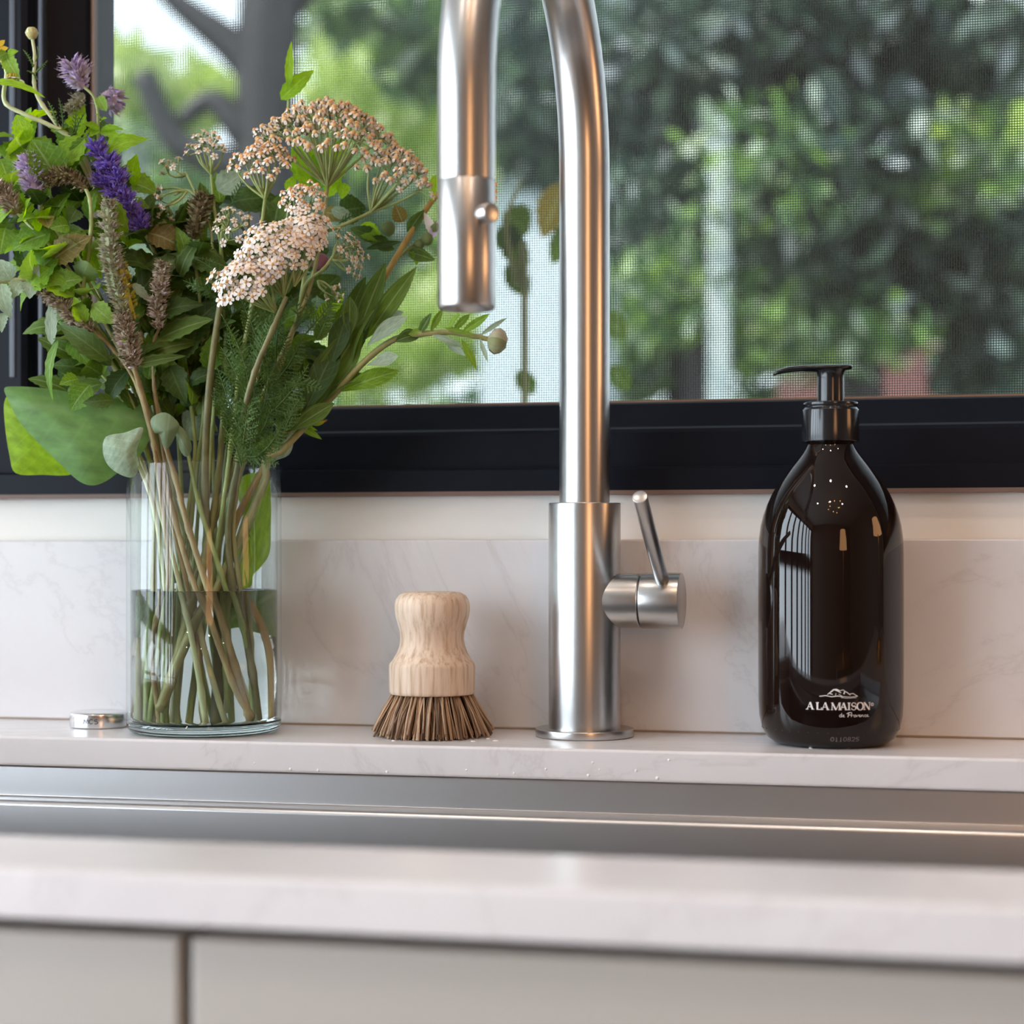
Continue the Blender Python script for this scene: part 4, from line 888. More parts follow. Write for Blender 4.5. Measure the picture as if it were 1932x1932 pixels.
for (x0, y0, x1, y1, w) in ((190, 245, 232, 242, .0045), (190, 248, 230, 262, .0062), (188, 245, 156, 232, .005), (188, 245, 155, 262, .006), (190, 225, 180, 215, .003), (190, 230, 200, 222, .003)): leaf(t, B(x0, y0, -.004), B(x1, y1, .002), w, M['lf_bright'], serr=.25, n=camv + UP * .5)
fan_out(t, p1, [.36, .42, .5], .017, .011, MX, seed=1)
t, p2 = plant('calendula', 'upright calendula stem with a round closed bud, highest at the left', 'flower', [(61, 72, .0), (66, 110, .0), (64, 150, .0), (72, 185, .0), (105, 232, .0), (150, 300, .0), (215, 450, .0), (270, 650, .002), (300, 780, .002), (318, 880, .004), (350, 1090, .012), (420, 1362, .012)], (.0009, .0015), 'st_pale')
V, F = lathe([(0, -.0035), (.0022, -.0028), (.0033, -.0008), (.0031, .0012), (.0022, .0026), (0, .0032)], B(60, 62, 0), 14, UP * 1 - RT * .1); obj('bud', V, F, island('bud_green', [(0, (.42,.38,.14)), (1, (.5,.42,.18))], .6), t)
mb = MB()
for i in range(10):
    a = i * .628; d = Vector((math.cos(a), math.sin(a), 0)); c0 = B(60, 62, 0); sv = d.cross(UP) * .0008
    mb.add([c0 + d * .0012 - UP * .0036 - sv, c0 + d * .0012 - UP * .0036 + sv, c0 + d * .0035 + sv, c0 + d * .0035 - sv, c0 + d * .0026 + UP * .0024], [(0, 1, 2, 3), (3, 2, 4)])
mb.build('sepals', M['st_pale'], t, smooth=True)
for (x0, y0, x1, y1) in ((65, 130, 48, 92), (66, 138, 92, 118), (70, 150, 52, 132), (64, 120, 72, 88)): fern(t, B(x0, y0, 0), B(x1, y1, .002), 8 * PX, 300 + x1)
for (x0, y0, x1, y1, w) in ((110, 238, 96, 190, 12), (120, 245, 118, 185, 12), (135, 262, 150, 205, 14), (140, 270, 165, 215, 14), (145, 290, 130, 230, 14), (150, 300, 175, 250, 12)): fern(t, B(x0, y0, .001), B(x1, y1, .003), w * PX, 320 + x0)
t, p3 = plant('calendula', 'leaning pale stem with a yellow flower cut off by the left edge', 'flower', [(-14, 100, .0), (12, 130, .0), (8, 190, .004), (45, 215, .004), (95, 237, .004), (142, 268, .002), (175, 340, .002), (240, 540, .002), (290, 760, -.004), (312, 880, -.008), (370, 1090, -.016), (455, 1362, -.016)], (.0010, .0016), 'st_pale')
def daisy(t, c, axis, rp, pm, n, disc, dm, up=.2, wid=.35):
    c = Vector(c); ax = Vector(axis).normalized(); e1 = ax.orthogonal().normalized(); e2 = ax.cross(e1)
    for i in range(n):
        a = 2 * math.pi * i / n; d = e1 * math.cos(a) + e2 * math.sin(a)
        leaf(t, c + d * disc * .7, c + d * rp + ax * rp * up * random.uniform(.5, 1.4), rp * wid, M[pm], name='petal', n=ax, shape='spat', fold=.2, curl=-.1, nu=6)
    mb = MB()
    for i in range(60):
        q = math.sqrt((i + .5) / 60); a = i * 2.4; mb.add(*lathe([(0, .0012), (.0006, .0008), (.0004, -.0006)], c + (e1 * math.cos(a) + e2 * math.sin(a)) * disc * q + ax * (disc * .35 * (1 - q * q)), 5, ax))
    mb.build('flower_disc', M[dm], t, smooth=True, kind='stuff')
daisy(t, B(-16, 94, 0), RT * .3 + UP * .2 + camv * .8, .0088, 'pt_yellow', 12, .003, 'sp_yellow')
daisy(t, B(25, 146, .001), UP * .9 - camv * .1, .0062, 'petal_pink', 10, .0032, 'sp_yellow', -.55, .5)
leaf(t, B(-30, 160, .006), B(84, 176, .012), .0088, M['lf_bright'], serr=.22, n=camv * .6 + UP * .8, curl=.12)
leaf(t, B(10, 105, .0), B(36, 150, .004), .0085, M['lf_mint'], serr=.2); leaf(t, B(14, 100, .0), B(-10, 112, .004), .006, M['lf_mint'], serr=.2); leaf(t, B(14, 102, 0), B(34, 96, .003), .004, M['lf_bright'])
t, p4 = mint('mint with a pale lavender spike standing among leaves near the left edge', [(64, 372, .014), (84, 352, .01), (78, 400, .01), (108, 440, .01), (160, 520, .01), (225, 640, .008), (280, 780, .006), (300, 880, .004), (322, 1100, .004), (330, 1362, .006)], (.0007, .0013))
spike(t, [(52, 296, .014), (58, 330, .014), (66, 372, .014)], .0062, 'sp_lav', 4, 240, .0019, .9)
fan_out(t, p4, [.2, .3, .4], .020, .015, MX, seed=4)
t, p5 = mint('mint with a pinkish spike half outside the left edge', [(30, 400, .016), (62, 432, .014), (110, 480, .012), (165, 560, .01), (230, 670, .008), (285, 800, .004), (298, 880, .0), (306, 1100, -.004), (340, 1362, -.02)], (.0007, .0013), 'st_pale')
spike(t, [(-8, 350, .016), (12, 374, .016), (34, 402, .016)], .0058, 'sp_brown', 5, 272, 0.00156, .9)
fan_out(t, p5, [.08, .16, .24, .34], .020, .015, MX, seed=5)
t, p6 = mint('mint with a dark brown seed spike arching over to the left', [(160, 352, .016), (170, 380, .016), (172, 430, .016), (166, 490, .014), (158, 560, .012), (185, 640, .01), (240, 740, .008), (282, 870, .006), (300, 1000, .0), (312, 1200, -.006), (310, 1355, -.004)], (.0010, .0016))
spike(t, [(82, 342, .016), (105, 332, .016), (135, 334, .016), (164, 358, .016)], .0040, 'sp_seed', 6, 304, 0.00148, .5, 9)
fan_out(t, p6, [.28, .4], .020, .016, MX, seed=6)
t, p7 = mint('mint with the longest grey-green spike, pointing up in front at left', [(240, 600, .022), (248, 660, .02), (262, 730, .016), (285, 820, .012), (300, 890, .01), (340, 1050, .014), (372, 1200, .012), (385, 1358, .012)], (.0009, .0015), 'st_brown')
spike(t, [(205, 376, .022), (207, 440, .022), (212, 500, .022), (226, 560, .022), (242, 612, .022)], .0052, 'sp_grey', 7, 688, 0.00172, .3, 12)
spike(t, [(212, 470, .02), (228, 510, .021), (240, 560, .022), (254, 602, .021)], .0035, 'sp_yellow', 8, 90, .0022, 0, 8)
fan_out(t, p7, [.12, .2], .018, .012, ['lf_dark', 'lf_mint'], seed=7)
t, p8 = mint('mint with a brown spike slanting down to the right at lower left', [(175, 625, .018), (215, 660, .016), (255, 720, .014), (280, 800, .012), (296, 880, .012), (318, 1080, .02), (300, 1230, .016), (318, 1360, .012)], (.0009, .0014), 'st_brown')
spike(t, [(74, 540, .018), (108, 565, .018), (140, 600, .018), (178, 628, .018)], .0045, 'sp_brown', 9, 416, 0.00172, .3, 8)
t, p9 = mint('mint with an upright pinkish-brown spike in the shaded middle', [(300, 620, .016), (290, 650, .014), (290, 720, .012), (300, 800, .01), (312, 880, .01), (345, 1100, .0), (330, 1362, .0)], (.0008, .0013), 'st_brown')
spike(t, [(308, 492, .018), (302, 540, .018), (298, 580, .018), (300, 622, .018)], .0040, 'sp_brown', 10, 368, 0.00164, .6, 8)
t, p10 = mint('mint with a short thick brown spike on a hairy stem, front and low', [(252, 690, .026), (262, 722, .022), (276, 770, .016), (290, 830, .012), (306, 890, .01), (352, 1060, .02), (395, 1180, .022), (440, 1300, .02), (470, 1350, .016)], (.0014, .0018), 'st_brown')
spike(t, [(226, 594, .028), (238, 630, .028), (246, 665, .028), (255, 696, .027)], .0050, 'sp_brown', 11, 368, 0.00172, .5, 6)
t, p11 = mint('mint with a dull seed spike between violet flowers and white yarrow', [(360, 448, .004), (372, 520, .004), (382, 640, .002), (384, 780, .0), (372, 880, .0), (350, 1100, .004), (345, 1290, .004), (348, 1360, .006)], (.0008, .0014))
spike(t, [(388, 366, .004), (376, 400, .004), (364, 450, .004)], .0056, 'sp_seed', 12, 240, 0.00172, .5, 6)
fan_out(t, p11, [.1, .2, .3], .024, .013, ['lf_dark', 'lf_dark', 'lf_mint'], seed=11)
t, p12 = mint('hairy mint stem reaching sideways past the left edge with grey leaves', [(-20, 531, .018), (30, 529, .018), (62, 527, .018), (110, 545, .014), (180, 620, .01), (250, 720, .004), (285, 830, .0), (296, 890, .0), (290, 1100, .0), (295, 1362, .0)], (.0012, .0015), 'st_olive')
for (x0, y0, x1, y1, w) in ((40, 530, 22, 562, .009), (62, 530, 55, 562, .010), (64, 528, 72, 500, .006), (2, 535, 18, 600, .010), (20, 528, 0, 490, .012), (8, 590, 2, 626, .006)): leaf(t, B(x0, y0, .019), B(x1, y1, .022), w, M['lf_grey'], serr=.2, curl=.2)
fan_out(t, p12, [.25, .33, .42], .02, .014, MX, seed=12)
# violet hyssop
t, p13 = plant('hyssop', 'hyssop with clusters of deep violet-blue flowers, beside the left jamb', 'flower', [(184, 284, .006), (206, 318, .006), (216, 352, .006), (238, 388, .006), (268, 432, .004), (310, 520, .0), (345, 660, .0), (365, 800, .0), (366, 880, .0), (340, 1080, .006), (318, 1360, .016)], (.0007, .0013))
for i, (x, y, r0) in enumerate(((183, 283, .0042), (205, 312, .0052), (194, 342, .0040), (222, 340, .0050), (216, 366, .0046), (236, 376, .0042), (247, 400, .0046), (263, 424, .0050))):
    spike(t, [(x - 4, y - 12, .008), (x, y, .009), (x + 5, y + 12, .008)], r0, 'sp_viol', 40 + i, 170, .0018, 1.3, name='flower_cluster')
spike(t, [(128, 262, -.006), (134, 278, -.006)], .003, 'sp_viol', 60, 26, .002, .8, name='flower_cluster')
fan_out(t, p13, [.42, .5], .03, .014, ['lf_dark'], seed=13)
# leafy mint stems that fill the left side of the bouquet
for i, (lab, pts, us, ln) in enumerate((
    ('leafy mint stem behind the pale lavender spike', [(30, 250, -.006), (75, 330, -.006), (120, 420, -.006), (190, 560, -.006), (260, 720, -.006), (300, 880, -.012), (330, 1100, -.02)], [.02, .1, .17, .25, .33], .024),
    ('leafy mint stem with broad leaves beneath the violet flowers', [(120, 240, -.01), (140, 330, -.01), (175, 430, -.01), (220, 560, -.01), (270, 720, -.01), (310, 880, -.016), (380, 1100, -.022)], [.05, .13, .2, .28, .36], .025),
    ('leafy mint stem spreading over the left window jamb', [(5, 300, .004), (40, 400, .004), (95, 480, .004), (170, 590, .004), (245, 720, .004), (298, 870, .004), (325, 1100, .012), (300, 1362, .01)], [.0, .08, .16, .24, .32], .022),
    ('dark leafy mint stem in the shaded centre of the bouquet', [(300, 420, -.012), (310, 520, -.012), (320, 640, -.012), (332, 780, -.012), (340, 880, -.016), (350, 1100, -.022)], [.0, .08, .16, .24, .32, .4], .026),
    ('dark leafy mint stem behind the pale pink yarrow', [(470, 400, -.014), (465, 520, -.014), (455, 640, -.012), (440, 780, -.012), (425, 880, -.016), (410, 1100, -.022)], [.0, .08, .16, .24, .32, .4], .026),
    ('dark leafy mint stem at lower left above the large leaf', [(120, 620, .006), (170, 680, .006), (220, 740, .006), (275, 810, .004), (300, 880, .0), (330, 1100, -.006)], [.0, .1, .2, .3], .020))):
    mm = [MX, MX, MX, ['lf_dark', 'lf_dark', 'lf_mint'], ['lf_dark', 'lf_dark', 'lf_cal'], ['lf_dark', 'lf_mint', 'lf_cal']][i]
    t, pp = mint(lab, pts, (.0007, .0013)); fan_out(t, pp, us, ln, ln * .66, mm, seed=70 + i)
    if i == 0: T0 = t
    if i == 1: T1 = t
    if i == 2: T2 = t
    if i == 3: T3 = t
    if i == 5: T5 = t
# named leaves seen clearly in the photograph: (owner, base, tip, width px, material)
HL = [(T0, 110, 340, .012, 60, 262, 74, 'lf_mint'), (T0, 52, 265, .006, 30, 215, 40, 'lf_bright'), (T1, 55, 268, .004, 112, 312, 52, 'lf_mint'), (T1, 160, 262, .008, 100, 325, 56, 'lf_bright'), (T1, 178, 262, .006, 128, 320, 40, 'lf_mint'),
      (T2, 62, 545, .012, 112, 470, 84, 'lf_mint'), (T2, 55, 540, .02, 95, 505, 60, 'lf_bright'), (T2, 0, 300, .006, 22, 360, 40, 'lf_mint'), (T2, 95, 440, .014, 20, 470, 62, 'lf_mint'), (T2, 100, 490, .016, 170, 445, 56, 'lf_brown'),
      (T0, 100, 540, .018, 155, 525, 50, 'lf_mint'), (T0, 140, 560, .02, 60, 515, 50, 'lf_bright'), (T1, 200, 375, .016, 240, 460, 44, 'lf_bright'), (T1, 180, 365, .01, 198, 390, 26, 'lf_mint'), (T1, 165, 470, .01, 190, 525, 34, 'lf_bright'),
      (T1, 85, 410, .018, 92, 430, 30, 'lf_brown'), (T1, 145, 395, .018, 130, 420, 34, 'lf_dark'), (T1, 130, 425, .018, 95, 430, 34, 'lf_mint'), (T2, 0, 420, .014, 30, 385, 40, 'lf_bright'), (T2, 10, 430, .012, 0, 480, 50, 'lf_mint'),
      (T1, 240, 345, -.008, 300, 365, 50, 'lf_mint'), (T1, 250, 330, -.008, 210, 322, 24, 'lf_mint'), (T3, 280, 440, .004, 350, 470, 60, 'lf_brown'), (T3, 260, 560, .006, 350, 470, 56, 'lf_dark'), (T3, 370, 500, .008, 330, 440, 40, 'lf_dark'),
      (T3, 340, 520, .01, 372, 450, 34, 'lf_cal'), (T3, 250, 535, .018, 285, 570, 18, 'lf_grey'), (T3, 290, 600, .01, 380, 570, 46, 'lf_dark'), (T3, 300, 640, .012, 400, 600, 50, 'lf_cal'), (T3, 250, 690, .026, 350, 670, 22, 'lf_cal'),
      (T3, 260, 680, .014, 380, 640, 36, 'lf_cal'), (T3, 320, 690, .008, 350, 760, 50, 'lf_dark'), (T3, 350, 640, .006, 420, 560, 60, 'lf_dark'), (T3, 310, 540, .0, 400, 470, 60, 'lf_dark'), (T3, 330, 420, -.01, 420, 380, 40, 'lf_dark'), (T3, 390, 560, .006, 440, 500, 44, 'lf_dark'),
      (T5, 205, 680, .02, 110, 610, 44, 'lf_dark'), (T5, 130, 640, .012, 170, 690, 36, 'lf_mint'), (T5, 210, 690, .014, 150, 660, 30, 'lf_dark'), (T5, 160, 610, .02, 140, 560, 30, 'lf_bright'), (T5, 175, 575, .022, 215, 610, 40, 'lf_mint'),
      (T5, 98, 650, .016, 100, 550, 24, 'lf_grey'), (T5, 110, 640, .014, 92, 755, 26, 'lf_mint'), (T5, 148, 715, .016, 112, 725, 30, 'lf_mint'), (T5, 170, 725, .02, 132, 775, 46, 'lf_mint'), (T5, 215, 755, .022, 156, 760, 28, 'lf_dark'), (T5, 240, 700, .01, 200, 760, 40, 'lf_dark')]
for i, (t, x0, y0, o_, x1, y1, w, mm) in enumerate(HL):
    r = random.Random(500 + i); tw = r.uniform(-.3, .3)
    leaf(t, B(x0, y0, o_), B(x1, y1, o_ + r.uniform(-.004, .006)), w * PX, M[mm], serr=.18, fold=r.uniform(.1, .4), curl=r.uniform(.05, .25), n=camv + Vector((r.gauss(0, .3), r.gauss(0, .3), r.uniform(0, .6))))
# ---- right side: calendula with bud, orange flower, lance leaves
t, pc = plant('calendula', 'calendula stem bending to the right with a closed grey-green bud below the spout', 'flower', [(930, 643, .012), (905, 636, .012), (850, 627, .012), (800, 630, .012), (745, 640, .012), (690, 680, .012), (630, 745, .012), (570, 810, .012), (525, 860, .012), (500, 910, .008), (455, 1010, .006), (405, 1120, .012), (340, 1260, .016), (312, 1335, .016)], (.0013, .0024), 'st_olive', None, False)
c0 = B(936, 643, .012); mb = MB(); ba = RT * 1 - UP * .25
for i in range(16):
    a = 2 * math.pi * i / 16; e1 = Vector(ba).normalized(); e2 = e1.orthogonal().normalized(); e3 = e1.cross(e2); d = e2 * math.cos(a) + e3 * math.sin(a); sv = e1.cross(d)
    pr = [(-.0045, .0012, .0006), (-.0025, .0054, .0012), (.0005, .0068, .0014), (.0035, .0055, .0011), (.0058, .0022, .0005)]
    V = []
    for z, rr, w in pr: V += [c0 + e1 * z + d * rr - sv * w, c0 + e1 * z + d * (rr + .0005), c0 + e1 * z + d * rr + sv * w]
    mb.add(V, [(k * 3 + j, k * 3 + j + 1, k * 3 + j + 4, k * 3 + j + 3) for k in range(4) for j in range(2)])
mb.build('bud', island('bud_sepal', [(0, (.24,.26,.12)), (.6, (.34,.36,.20)), (1, (.42,.36,.27))], .7), t, smooth=True)
CL = [(905, 634, 958, 598, 10, 'lf_grey'), (905, 638, 922, 686, 9, 'lf_grey'), (870, 628, 925, 592, 16, 'lf_mint'), (855, 626, 888, 590, 14, 'lf_mint'), (845, 626, 868, 588, 12, 'lf_mint'), (895, 632, 835, 618, 12, 'lf_mint'), (790, 632, 815, 590, 18, 'lf_cal'), (812, 626, 836, 582, 14, 'lf_mint'), (745, 645, 795, 630, 26, 'lf_cal'), (800, 620, 770, 632, 12, 'lf_mint'),
      (815, 632, 875, 655, 14, 'lf_grey'), (870, 640, 900, 698, 18, 'lf_mint'), (838, 640, 878, 672, 16, 'lf_grey'),
      (690, 655, 768, 595, 36, 'lf_grey'), (690, 690, 752, 672, 34, 'lf_grey'), (640, 740, 752, 698, 36, 'lf_mint'), (560, 800, 685, 612, 66, 'lf_cal'), (570, 790, 640, 640, 50, 'lf_dark'), (600, 775, 700, 700, 44, 'lf_cal'), (520, 850, 580, 725, 46, 'lf_cal'), (545, 815, 630, 760, 36, 'lf_cal'), (665, 690, 700, 580, 34, 'lf_cal'), (620, 700, 655, 590, 40, 'lf_dark'), (660, 640, 660, 560, 32, 'lf_cal')]
for i, (x0, y0, x1, y1, w, mm) in enumerate(CL):
    r = random.Random(700 + i); leaf(t, B(x0, y0, .012 + (i % 3) * .002), B(x1, y1, .012 + r.uniform(-.004, .008)), w * PX, M[mm], shape='lance' if i < 13 else 'spat', fold=r.uniform(.15, .5), curl=r.uniform(-.12, .22), n=camv + Vector((r.gauss(0, .3), r.gauss(0, .3), r.uniform(0, .6))), twist=r.uniform(-.4, .4))
t, po = plant('calendula', 'golden stemmed calendula with an orange flower hidden behind the spout', 'flower', [(915, 335, -.02), (870, 345, -.02), (825, 368, -.016), (785, 425, -.012), (745, 490, -.008), (700, 570, -.004), (640, 680, .0), (560, 790, .0), (500, 880, .0), (440, 1000, -.006), (430, 1130, -.01), (480, 1230, -.006), (490, 1345, -.004)], (.0014, .0022), 'st_gold', None, False)
daisy(t, B(914, 336, -.02), RT * .85 + UP * .1 + camv * .25, .0165, 'pt_orange', 22, .006, 'sp_seed', .12, .26)
for (x0, y0, x1, y1, w, mm) in ((668, 650, 728, 494, 42, 'lf_cal'), (690, 640, 786, 502, 38, 'lf_cal'), (650, 620, 690, 520, 30, 'lf_dark'), (700, 610, 762, 588, 26, 'lf_grey'), (640, 700, 700, 590, 36, 'lf_dark'), (745, 470, 705, 465, 16, 'lf_dark'), (690, 470, 758, 455, 14, 'lf_dark')):
    leaf(t, B(x0, y0, -.002), B(x1, y1, .0), w * PX, M[mm], shape='lance', fold=.25, curl=.08)
# small round mallow buds beside the golden stem
t, pm = plant('mallow', 'mallow stem with round green buds and a pale lilac petal beside the spout', 'flower', [(805, 440, -.014), (770, 470, -.014), (720, 520, -.012), (650, 620, -.01), (560, 760, -.008), (495, 880, -.01), (450, 1010, -.016), (395, 1150, -.02)], (.0007, .0013))
for (x, y, r0) in ((732, 432, .0042), (805, 452, .0036), (790, 462, .003), (822, 430, .0034)):
    V, F = lathe([(0, -r0), (r0 * .8, -r0 * .6), (r0, .1 * r0), (r0 * .7, r0 * .8), (0, r0 * 1.15)], B(x, y, -.012), 12, UP * .6 - camv * .3 + RT * .4); obj('bud', V, F, M['lf_cal'], t)
for (x0, y0, x1, y1, w, mm) in ((820, 445, 800, 400, 18, 'petal_white'), (812, 450, 835, 410, 16, 'sp_lav'), (770, 475, 820, 490, 26, 'lf_cal'), (680, 425, 722, 455, 34, 'lf_bright'), (760, 420, 745, 385, 30, 'lf_brown'), (770, 440, 800, 395, 24, 'lf_cal'), (790, 470, 785, 500, 22, 'lf_mint'), (820, 330, 815, 380, 16, 'lf_bright'),
                                 (600, 610, 620, 565, 24, 'lf_bright'), (620, 590, 650, 550, 26, 'lf_bright'), (715, 450, 660, 430, 30, 'lf_dark'), (735, 460, 690, 450, 24, 'lf_dark')): leaf(t, B(x0, y0, -.012), B(x1, y1, -.01), w * PX, M[mm], name='leaf' if mm.startswith('lf') else 'petal', serr=.12)
for (x, y, r0) in ((605, 498, .0055),):
    V, F = lathe([(0, -r0 * .7), (r0 * .6, -r0 * .5), (r0, r0 * .1), (r0 * .8, r0 * .7), (r0 * .3, r0 * .9), (0, r0 * .8)], B(x, y, -.008), 12, UP * .5 + camv * .6); obj('dusky_bloom', V, F, M['pt_purple'], t)
# basil-like stem behind the tallest yarrow with bright leaves lit from the window
t, pb = plant('basil', 'bright green leafy stem glowing behind the tallest yarrow dome', 'flower', [(548, 150, -.02), (545, 220, -.02), (570, 330, -.018), (560, 480, -.016), (530, 640, -.014), (480, 800, -.014), (445, 890, -.02), (400, 1100, -.024)], (.0007, .0014))
for (x0, y0, x1, y1, w, mm, o_) in ((545, 165, 549, 76, 17, 'lf_bright', -.016), (530, 188, 592, 130, 34, 'lf_bright', -.018), (610, 350, 552, 268, 74, 'lf_bright', -.010), (600, 352, 650, 262, 70, 'lf_bright', -.010), (620, 372, 640, 300, 34, 'lf_bright', -.012), (540, 360, 560, 330, 20, 'lf_bright', -.01), (625, 395, 672, 415, 24, 'lf_grey', -.004), (610, 400, 660, 410, 30, 'lf_brown', -.008),
                                     (640, 400, 690, 390, 60, 'lf_dark', -.014), (410, 360, 465, 322, 50, 'lf_grey', -.008), (440, 380, 520, 370, 50, 'lf_dark', -.008), (650, 345, 645, 375, 26, 'lf_bright', -.006), (405, 390, 380, 372, 24, 'lf_mint', -.008), (560, 500, 620, 470, 50, 'lf_dark', -.012), (600, 560, 640, 520, 60, 'lf_dark', -.012)):
    leaf(t, B(x0, y0, o_), B(x1, y1, o_), w * PX, M[mm], serr=.12, fold=.15)
# little yellow marigold below
t, py_ = plant('hawkweed', 'small half-open yellow flower low beside the black window rail', 'flower', [(582, 796, .004), (560, 810, .004), (540, 835, .004), (512, 872, .004), (490, 920, .002), (460, 1030, -.004), (415, 1160, -.008)], (.0008, .0012))
for i in range(11):
    a = i * .571; d = RT * .9 + UP * .35; e2 = Vector(d).normalized().orthogonal(); e3 = Vector(d).normalized().cross(e2); rr = (e2 * math.cos(a) + e3 * math.sin(a))
    leaf(t, B(580, 796, .004) + rr * .0008, B(580, 796, .004) + Vector(d).normalized() * random.uniform(.008, .0125) + rr * random.uniform(.002, .0042), .0022, M['pt_yellow' if i % 3 else 'lf_bright'], name='petal', shape='spat', n=rr, nu=6)
leaf(t, B(562, 800, .006), B(606, 828, .008), 14 * PX, M['lf_mint'], shape='lance', curl=.2); leaf(t, B(572, 800, .004), B(598, 812, .008), 7 * PX, M['lf_bright'], shape='lance')
leaf(t, B(545, 815, .006), B(580, 770, .006), 22 * PX, M['lf_cal'], shape='lance')
# ---- large traced leaves: outline in pixels with its own depth, filled by rings and cupped
def traced(t, out, o0, m, cup=.006, tiltx=0.0, tilty=0.0, mid=None, rings=5, name='leaf'):
    """leaf blade inside an outline; mid = (base, tip) of the midrib for the veins"""
    pts = []; k = len(out)
    for i in range(k):      # smooth the outline
        for s in range(4):
            a, b, c, d = [Vector((*out[(i + j) % k], 0)) for j in (-1, 0, 1, 2)]; u = s / 4
            pts.append(.5 * (2 * b + (c - a) * u + (2 * a - 5 * b + 4 * c - d) * u * u + (3 * b - a - 3 * c + d) * u ** 3))
    cx = sum(p.x for p in pts) / len(pts); cyy = sum(p.y for p in pts) / len(pts); n = len(pts)
    (bx0, by0), (tx0, ty0) = mid or ((cx, max(p.y for p in pts)), (cx, min(p.y for p in pts)))
    al = Vector((tx0 - bx0, ty0 - by0)); L2 = al.length; al.normalize(); nl = Vector((-al.y, al.x)); hw = max(abs((Vector((p.x - bx0, p.y - by0))).dot(nl)) for p in pts)
    V = []; UV = []; F = []
    def put(x, y, q):
        o_ = o0 + tiltx * (x - cx) * PX + tilty * (y - cyy) * PX + cup * (1 - q * q)
        V.append(B(x, y, o_)); w = Vector((x - bx0, y - by0)); UV.append((w.dot(al) / L2, w.dot(nl) / hw))
    put(cx, cyy, 0)
    for r_ in range(1, rings + 1):
        q = r_ / rings
        for p in pts: put(cx + (p.x - cx) * q, cyy + (p.y - cyy) * q, q)
    for i in range(n): F.append((0, 1 + i, 1 + (i + 1) % n))
    for r_ in range(rings - 1):
        for i in range(n):
            j = (i + 1) % n; F.append((1 + r_ * n + i, 1 + (r_ + 1) * n + i, 1 + (r_ + 1) * n + j, 1 + r_ * n + j))
    return obj(name, V, F, M[m], t, uv=UV)
t, pk = plant('comfrey', 'comfrey stem with the very large folded leaf hanging over the vase at left', 'flower', [(250, 800, .0), (275, 850, .0), (300, 900, .0), (330, 1000, -.006), (350, 1150, -.012)], (.0012, .0018), 'st_green', None, False)
traced(t, [(10, 752), (9, 800), (18, 860), (30, 893), (80, 896), (140, 893), (150, 850), (100, 790), (40, 740)], -.016, 'lf_bright', .003, mid=((150, 850), (9, 770)))  # backlit half of the folded leaf, the backlight painted as brighter green
traced(t, [(8, 733), (30, 729), (80, 732), (150, 742), (220, 748), (285, 770), (285, 820), (262, 862), (235, 882), (200, 908), (172, 916), (145, 905), (110, 872), (75, 838), (40, 800), (18, 760)], .010, 'lf_comfrey', .010, tilty=.35, mid=((280, 790), (12, 760)))
traced(t, [(270, 807), (236, 816), (200, 824), (194, 852), (204, 878), (228, 896), (252, 900), (262, 878), (258, 850)], .030, 'lf_grey', .006, mid=((272, 806), (215, 890)))
traced(t, [(345, 778), (385, 778), (395, 800), (372, 832), (350, 820)], -.006, 'lf_grey', .003)
traced(t, [(552, 812), (554, 835), (545, 858), (522, 868), (505, 872), (512, 850), (530, 825)], .0, 'lf_grey', .004, mid=((505, 880), (552, 812)))
traced(t, [(285, 790), (312, 778), (338, 800), (332, 820), (318, 845), (306, 838), (302, 820), (290, 815)], .024, 'lf_cal', .004, mid=((320, 780), (312, 845)))
traced(t, [(330, 800), (352, 815), (362, 845), (352, 862), (340, 850), (334, 825)], .020, 'lf_cal', .003, mid=((325, 800), (358, 862)))
traced(t, [(345, 720), (385, 690), (380, 740), (362, 765), (340, 760)], .006, 'lf_dark', .003)
# leaves sunk in the vase
t, pl_ = plant('comfrey', 'stem with yellow-green torn leaf pressed against the right side of the vase', 'flower', [(500, 860, -.012), (492, 920, -.014), (470, 1010, -.016), (440, 1090, -.018), (420, 1200, -.018)], (.0010, .0014), 'st_olive', None, False)
traced(t, [(452, 905), (480, 892), (506, 895), (511, 940), (511, 1000), (508, 1045), (490, 1072), (478, 1085), (474, 1106), (455, 1110), (438, 1098), (455, 1075), (450, 1050), (440, 1040), (470, 1010), (468, 985), (452, 950)], -.014, 'lf_bright', .004, mid=((500, 895), (462, 1100)))
traced(t, [(440, 1130), (480, 1126), (505, 1135), (508, 1185), (506, 1215), (470, 1222), (430, 1216), (405, 1222), (412, 1190), (430, 1180)], -.012, 'lf_mint', .003, mid=((500, 1140), (410, 1215)))
traced(t, [(272, 1140), (288, 1150), (298, 1175), (290, 1205), (275, 1215), (268, 1180)], .010, 'lf_grey', .002)
traced(t, [(285, 935), (312, 925), (330, 960), (326, 1020), (306, 1035), (290, 1000)], -.020, 'lf_mint', .003)
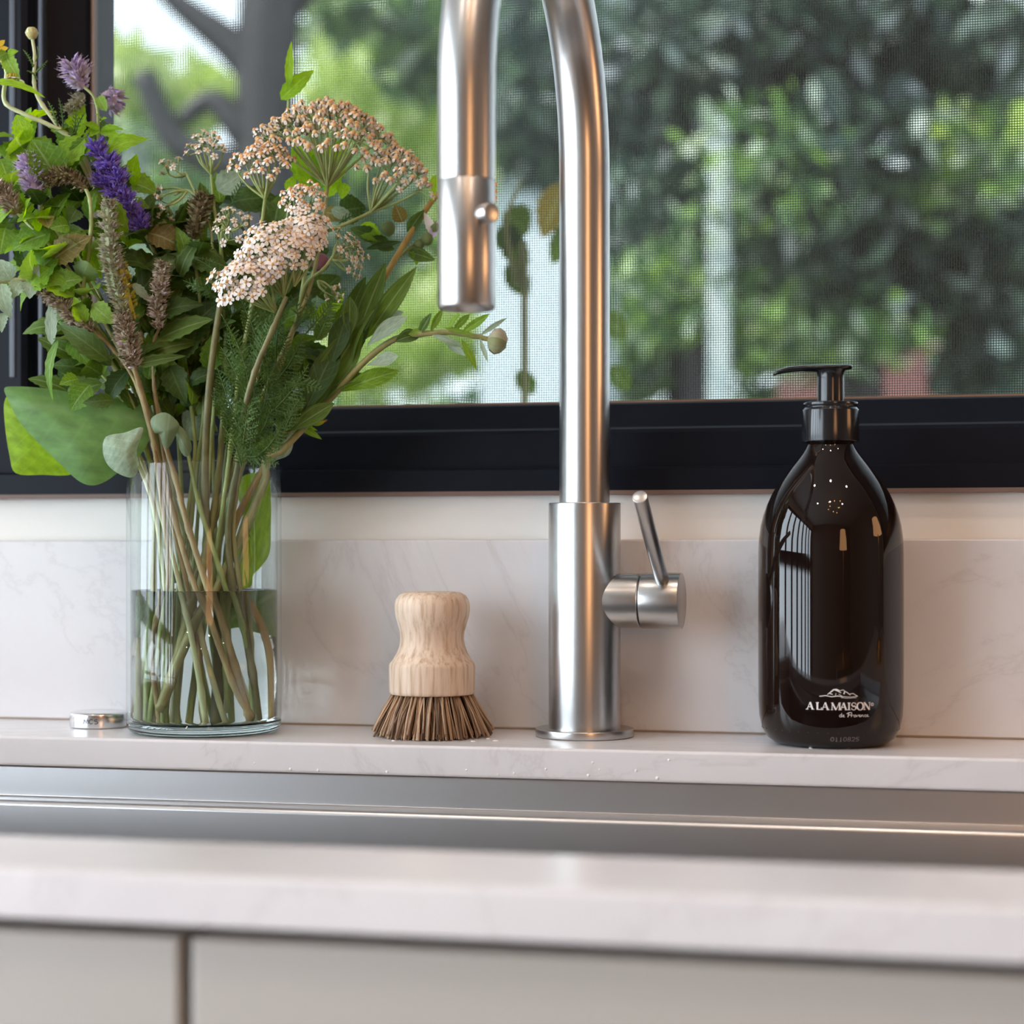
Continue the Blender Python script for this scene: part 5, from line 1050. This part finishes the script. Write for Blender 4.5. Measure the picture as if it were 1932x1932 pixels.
# bare stems that show in the glass
for i, (lab, pts, rr, mm) in enumerate((
    ('thick pale brown stem crossing the vase from upper left to lower right', [(300, 800, .012), (330, 900, .016), (352, 985, .020), (385, 1090, .022), (420, 1200, .02), (452, 1310, .018), (464, 1352, .016)], (.0014, .0022), 'st_brown'),
    ('thin curved stem with a rotted brown end at right in the vase', [(350, 830, .008), (375, 950, .014), (410, 1060, .016), (440, 1160, .014), (462, 1250, .012), (468, 1340, .010)], (.0011, .0017), 'st_green'),
    ('thick green stem with a dark cut end at lower left in the vase', [(420, 800, -.002), (412, 900, .004), (395, 1010, .008), (372, 1130, .012), (345, 1240, .014), (318, 1325, .016)], (.0016, .0026), 'st_olive'),
    ('straight jointed green stem hanging short in mid vase', [(400, 800, -.008), (405, 960, -.002), (412, 1100, .006), (418, 1230, .008), (422, 1335, .008)], (.0010, .0016), 'st_green'),
    ('pale green stem along the left side of the vase', [(215, 780, .004), (250, 850, .006), (288, 950, .010), (306, 1060, .010), (318, 1190, .010), (308, 1362, .006)], (.0010, .0015), 'st_pale'),
    ('pale green stem leaning in the middle of the vase', [(235, 800, .0), (268, 870, .004), (312, 1000, .012), (345, 1130, .018), (372, 1250, .018), (388, 1355, .016)], (.0010, .0016), 'st_pale'))):
    plant('bare_stem', lab, 'flower stem', pts, rr, mm, 'bare stems in the vase')
# more leaves deep inside the bouquet, carried by the leafy stems
def fill(owners, region, n, orange, ln, mats, seed, away):
    r = random.Random(seed)
    for i in range(n):
        x = r.uniform(region[0], region[2]); y = r.uniform(region[1], region[3]); o_ = r.uniform(*orange)
        dv = Vector((x - away[0], y - away[1])).normalized(); a = math.atan2(dv.y, dv.x) + r.gauss(0, .7); l = ln * r.uniform(.7, 1.25)
        leaf(owners[i % len(owners)], B(x, y, o_), B(x + math.cos(a) * l, y + math.sin(a) * l, o_ + r.uniform(-.006, .006)), l * PX * r.uniform(.42, .7), M[r.choice(mats)], serr=.18, fold=r.uniform(.1, .4), curl=r.uniform(0, .25), n=camv + Vector((r.gauss(0, .45), r.gauss(0, .45), r.uniform(0, .7))))
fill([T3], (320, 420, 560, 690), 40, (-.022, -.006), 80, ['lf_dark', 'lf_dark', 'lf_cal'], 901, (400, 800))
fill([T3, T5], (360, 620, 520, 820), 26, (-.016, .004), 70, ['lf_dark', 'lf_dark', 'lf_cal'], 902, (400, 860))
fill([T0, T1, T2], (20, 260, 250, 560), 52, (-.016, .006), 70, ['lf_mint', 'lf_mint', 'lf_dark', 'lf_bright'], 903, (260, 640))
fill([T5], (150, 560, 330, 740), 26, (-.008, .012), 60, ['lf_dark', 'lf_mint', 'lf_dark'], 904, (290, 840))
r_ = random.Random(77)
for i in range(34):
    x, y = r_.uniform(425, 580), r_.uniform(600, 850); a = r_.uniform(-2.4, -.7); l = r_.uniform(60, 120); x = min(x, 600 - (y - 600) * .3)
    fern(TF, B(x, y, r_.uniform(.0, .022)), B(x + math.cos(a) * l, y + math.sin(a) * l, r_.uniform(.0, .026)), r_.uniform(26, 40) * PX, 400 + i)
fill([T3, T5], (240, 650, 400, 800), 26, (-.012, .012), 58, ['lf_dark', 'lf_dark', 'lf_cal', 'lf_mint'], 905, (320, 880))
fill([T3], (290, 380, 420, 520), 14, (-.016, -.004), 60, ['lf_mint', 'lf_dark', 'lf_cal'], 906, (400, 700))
plant('bare_stem', 'thickest dark stem standing upright in the middle of the vase mouth', 'flower stem', [(418, 560, .014), (404, 650, .018), (394, 740, .018), (387, 860, .014), (388, 960, .01), (400, 1080, .004), (408, 1200, .0), (402, 1362, .0)], (.0018, .0028), 'st_shaded', 'bare stems in the vase', False)
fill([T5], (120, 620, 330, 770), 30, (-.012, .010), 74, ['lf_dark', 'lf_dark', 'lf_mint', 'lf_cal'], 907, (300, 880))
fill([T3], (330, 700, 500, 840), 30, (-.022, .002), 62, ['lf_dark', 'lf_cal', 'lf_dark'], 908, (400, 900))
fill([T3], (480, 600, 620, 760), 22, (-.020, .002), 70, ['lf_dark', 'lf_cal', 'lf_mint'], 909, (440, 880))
fill([T1, T3], (230, 440, 360, 620), 22, (-.012, .010), 66, ['lf_dark', 'lf_mint', 'lf_cal'], 910, (320, 760))
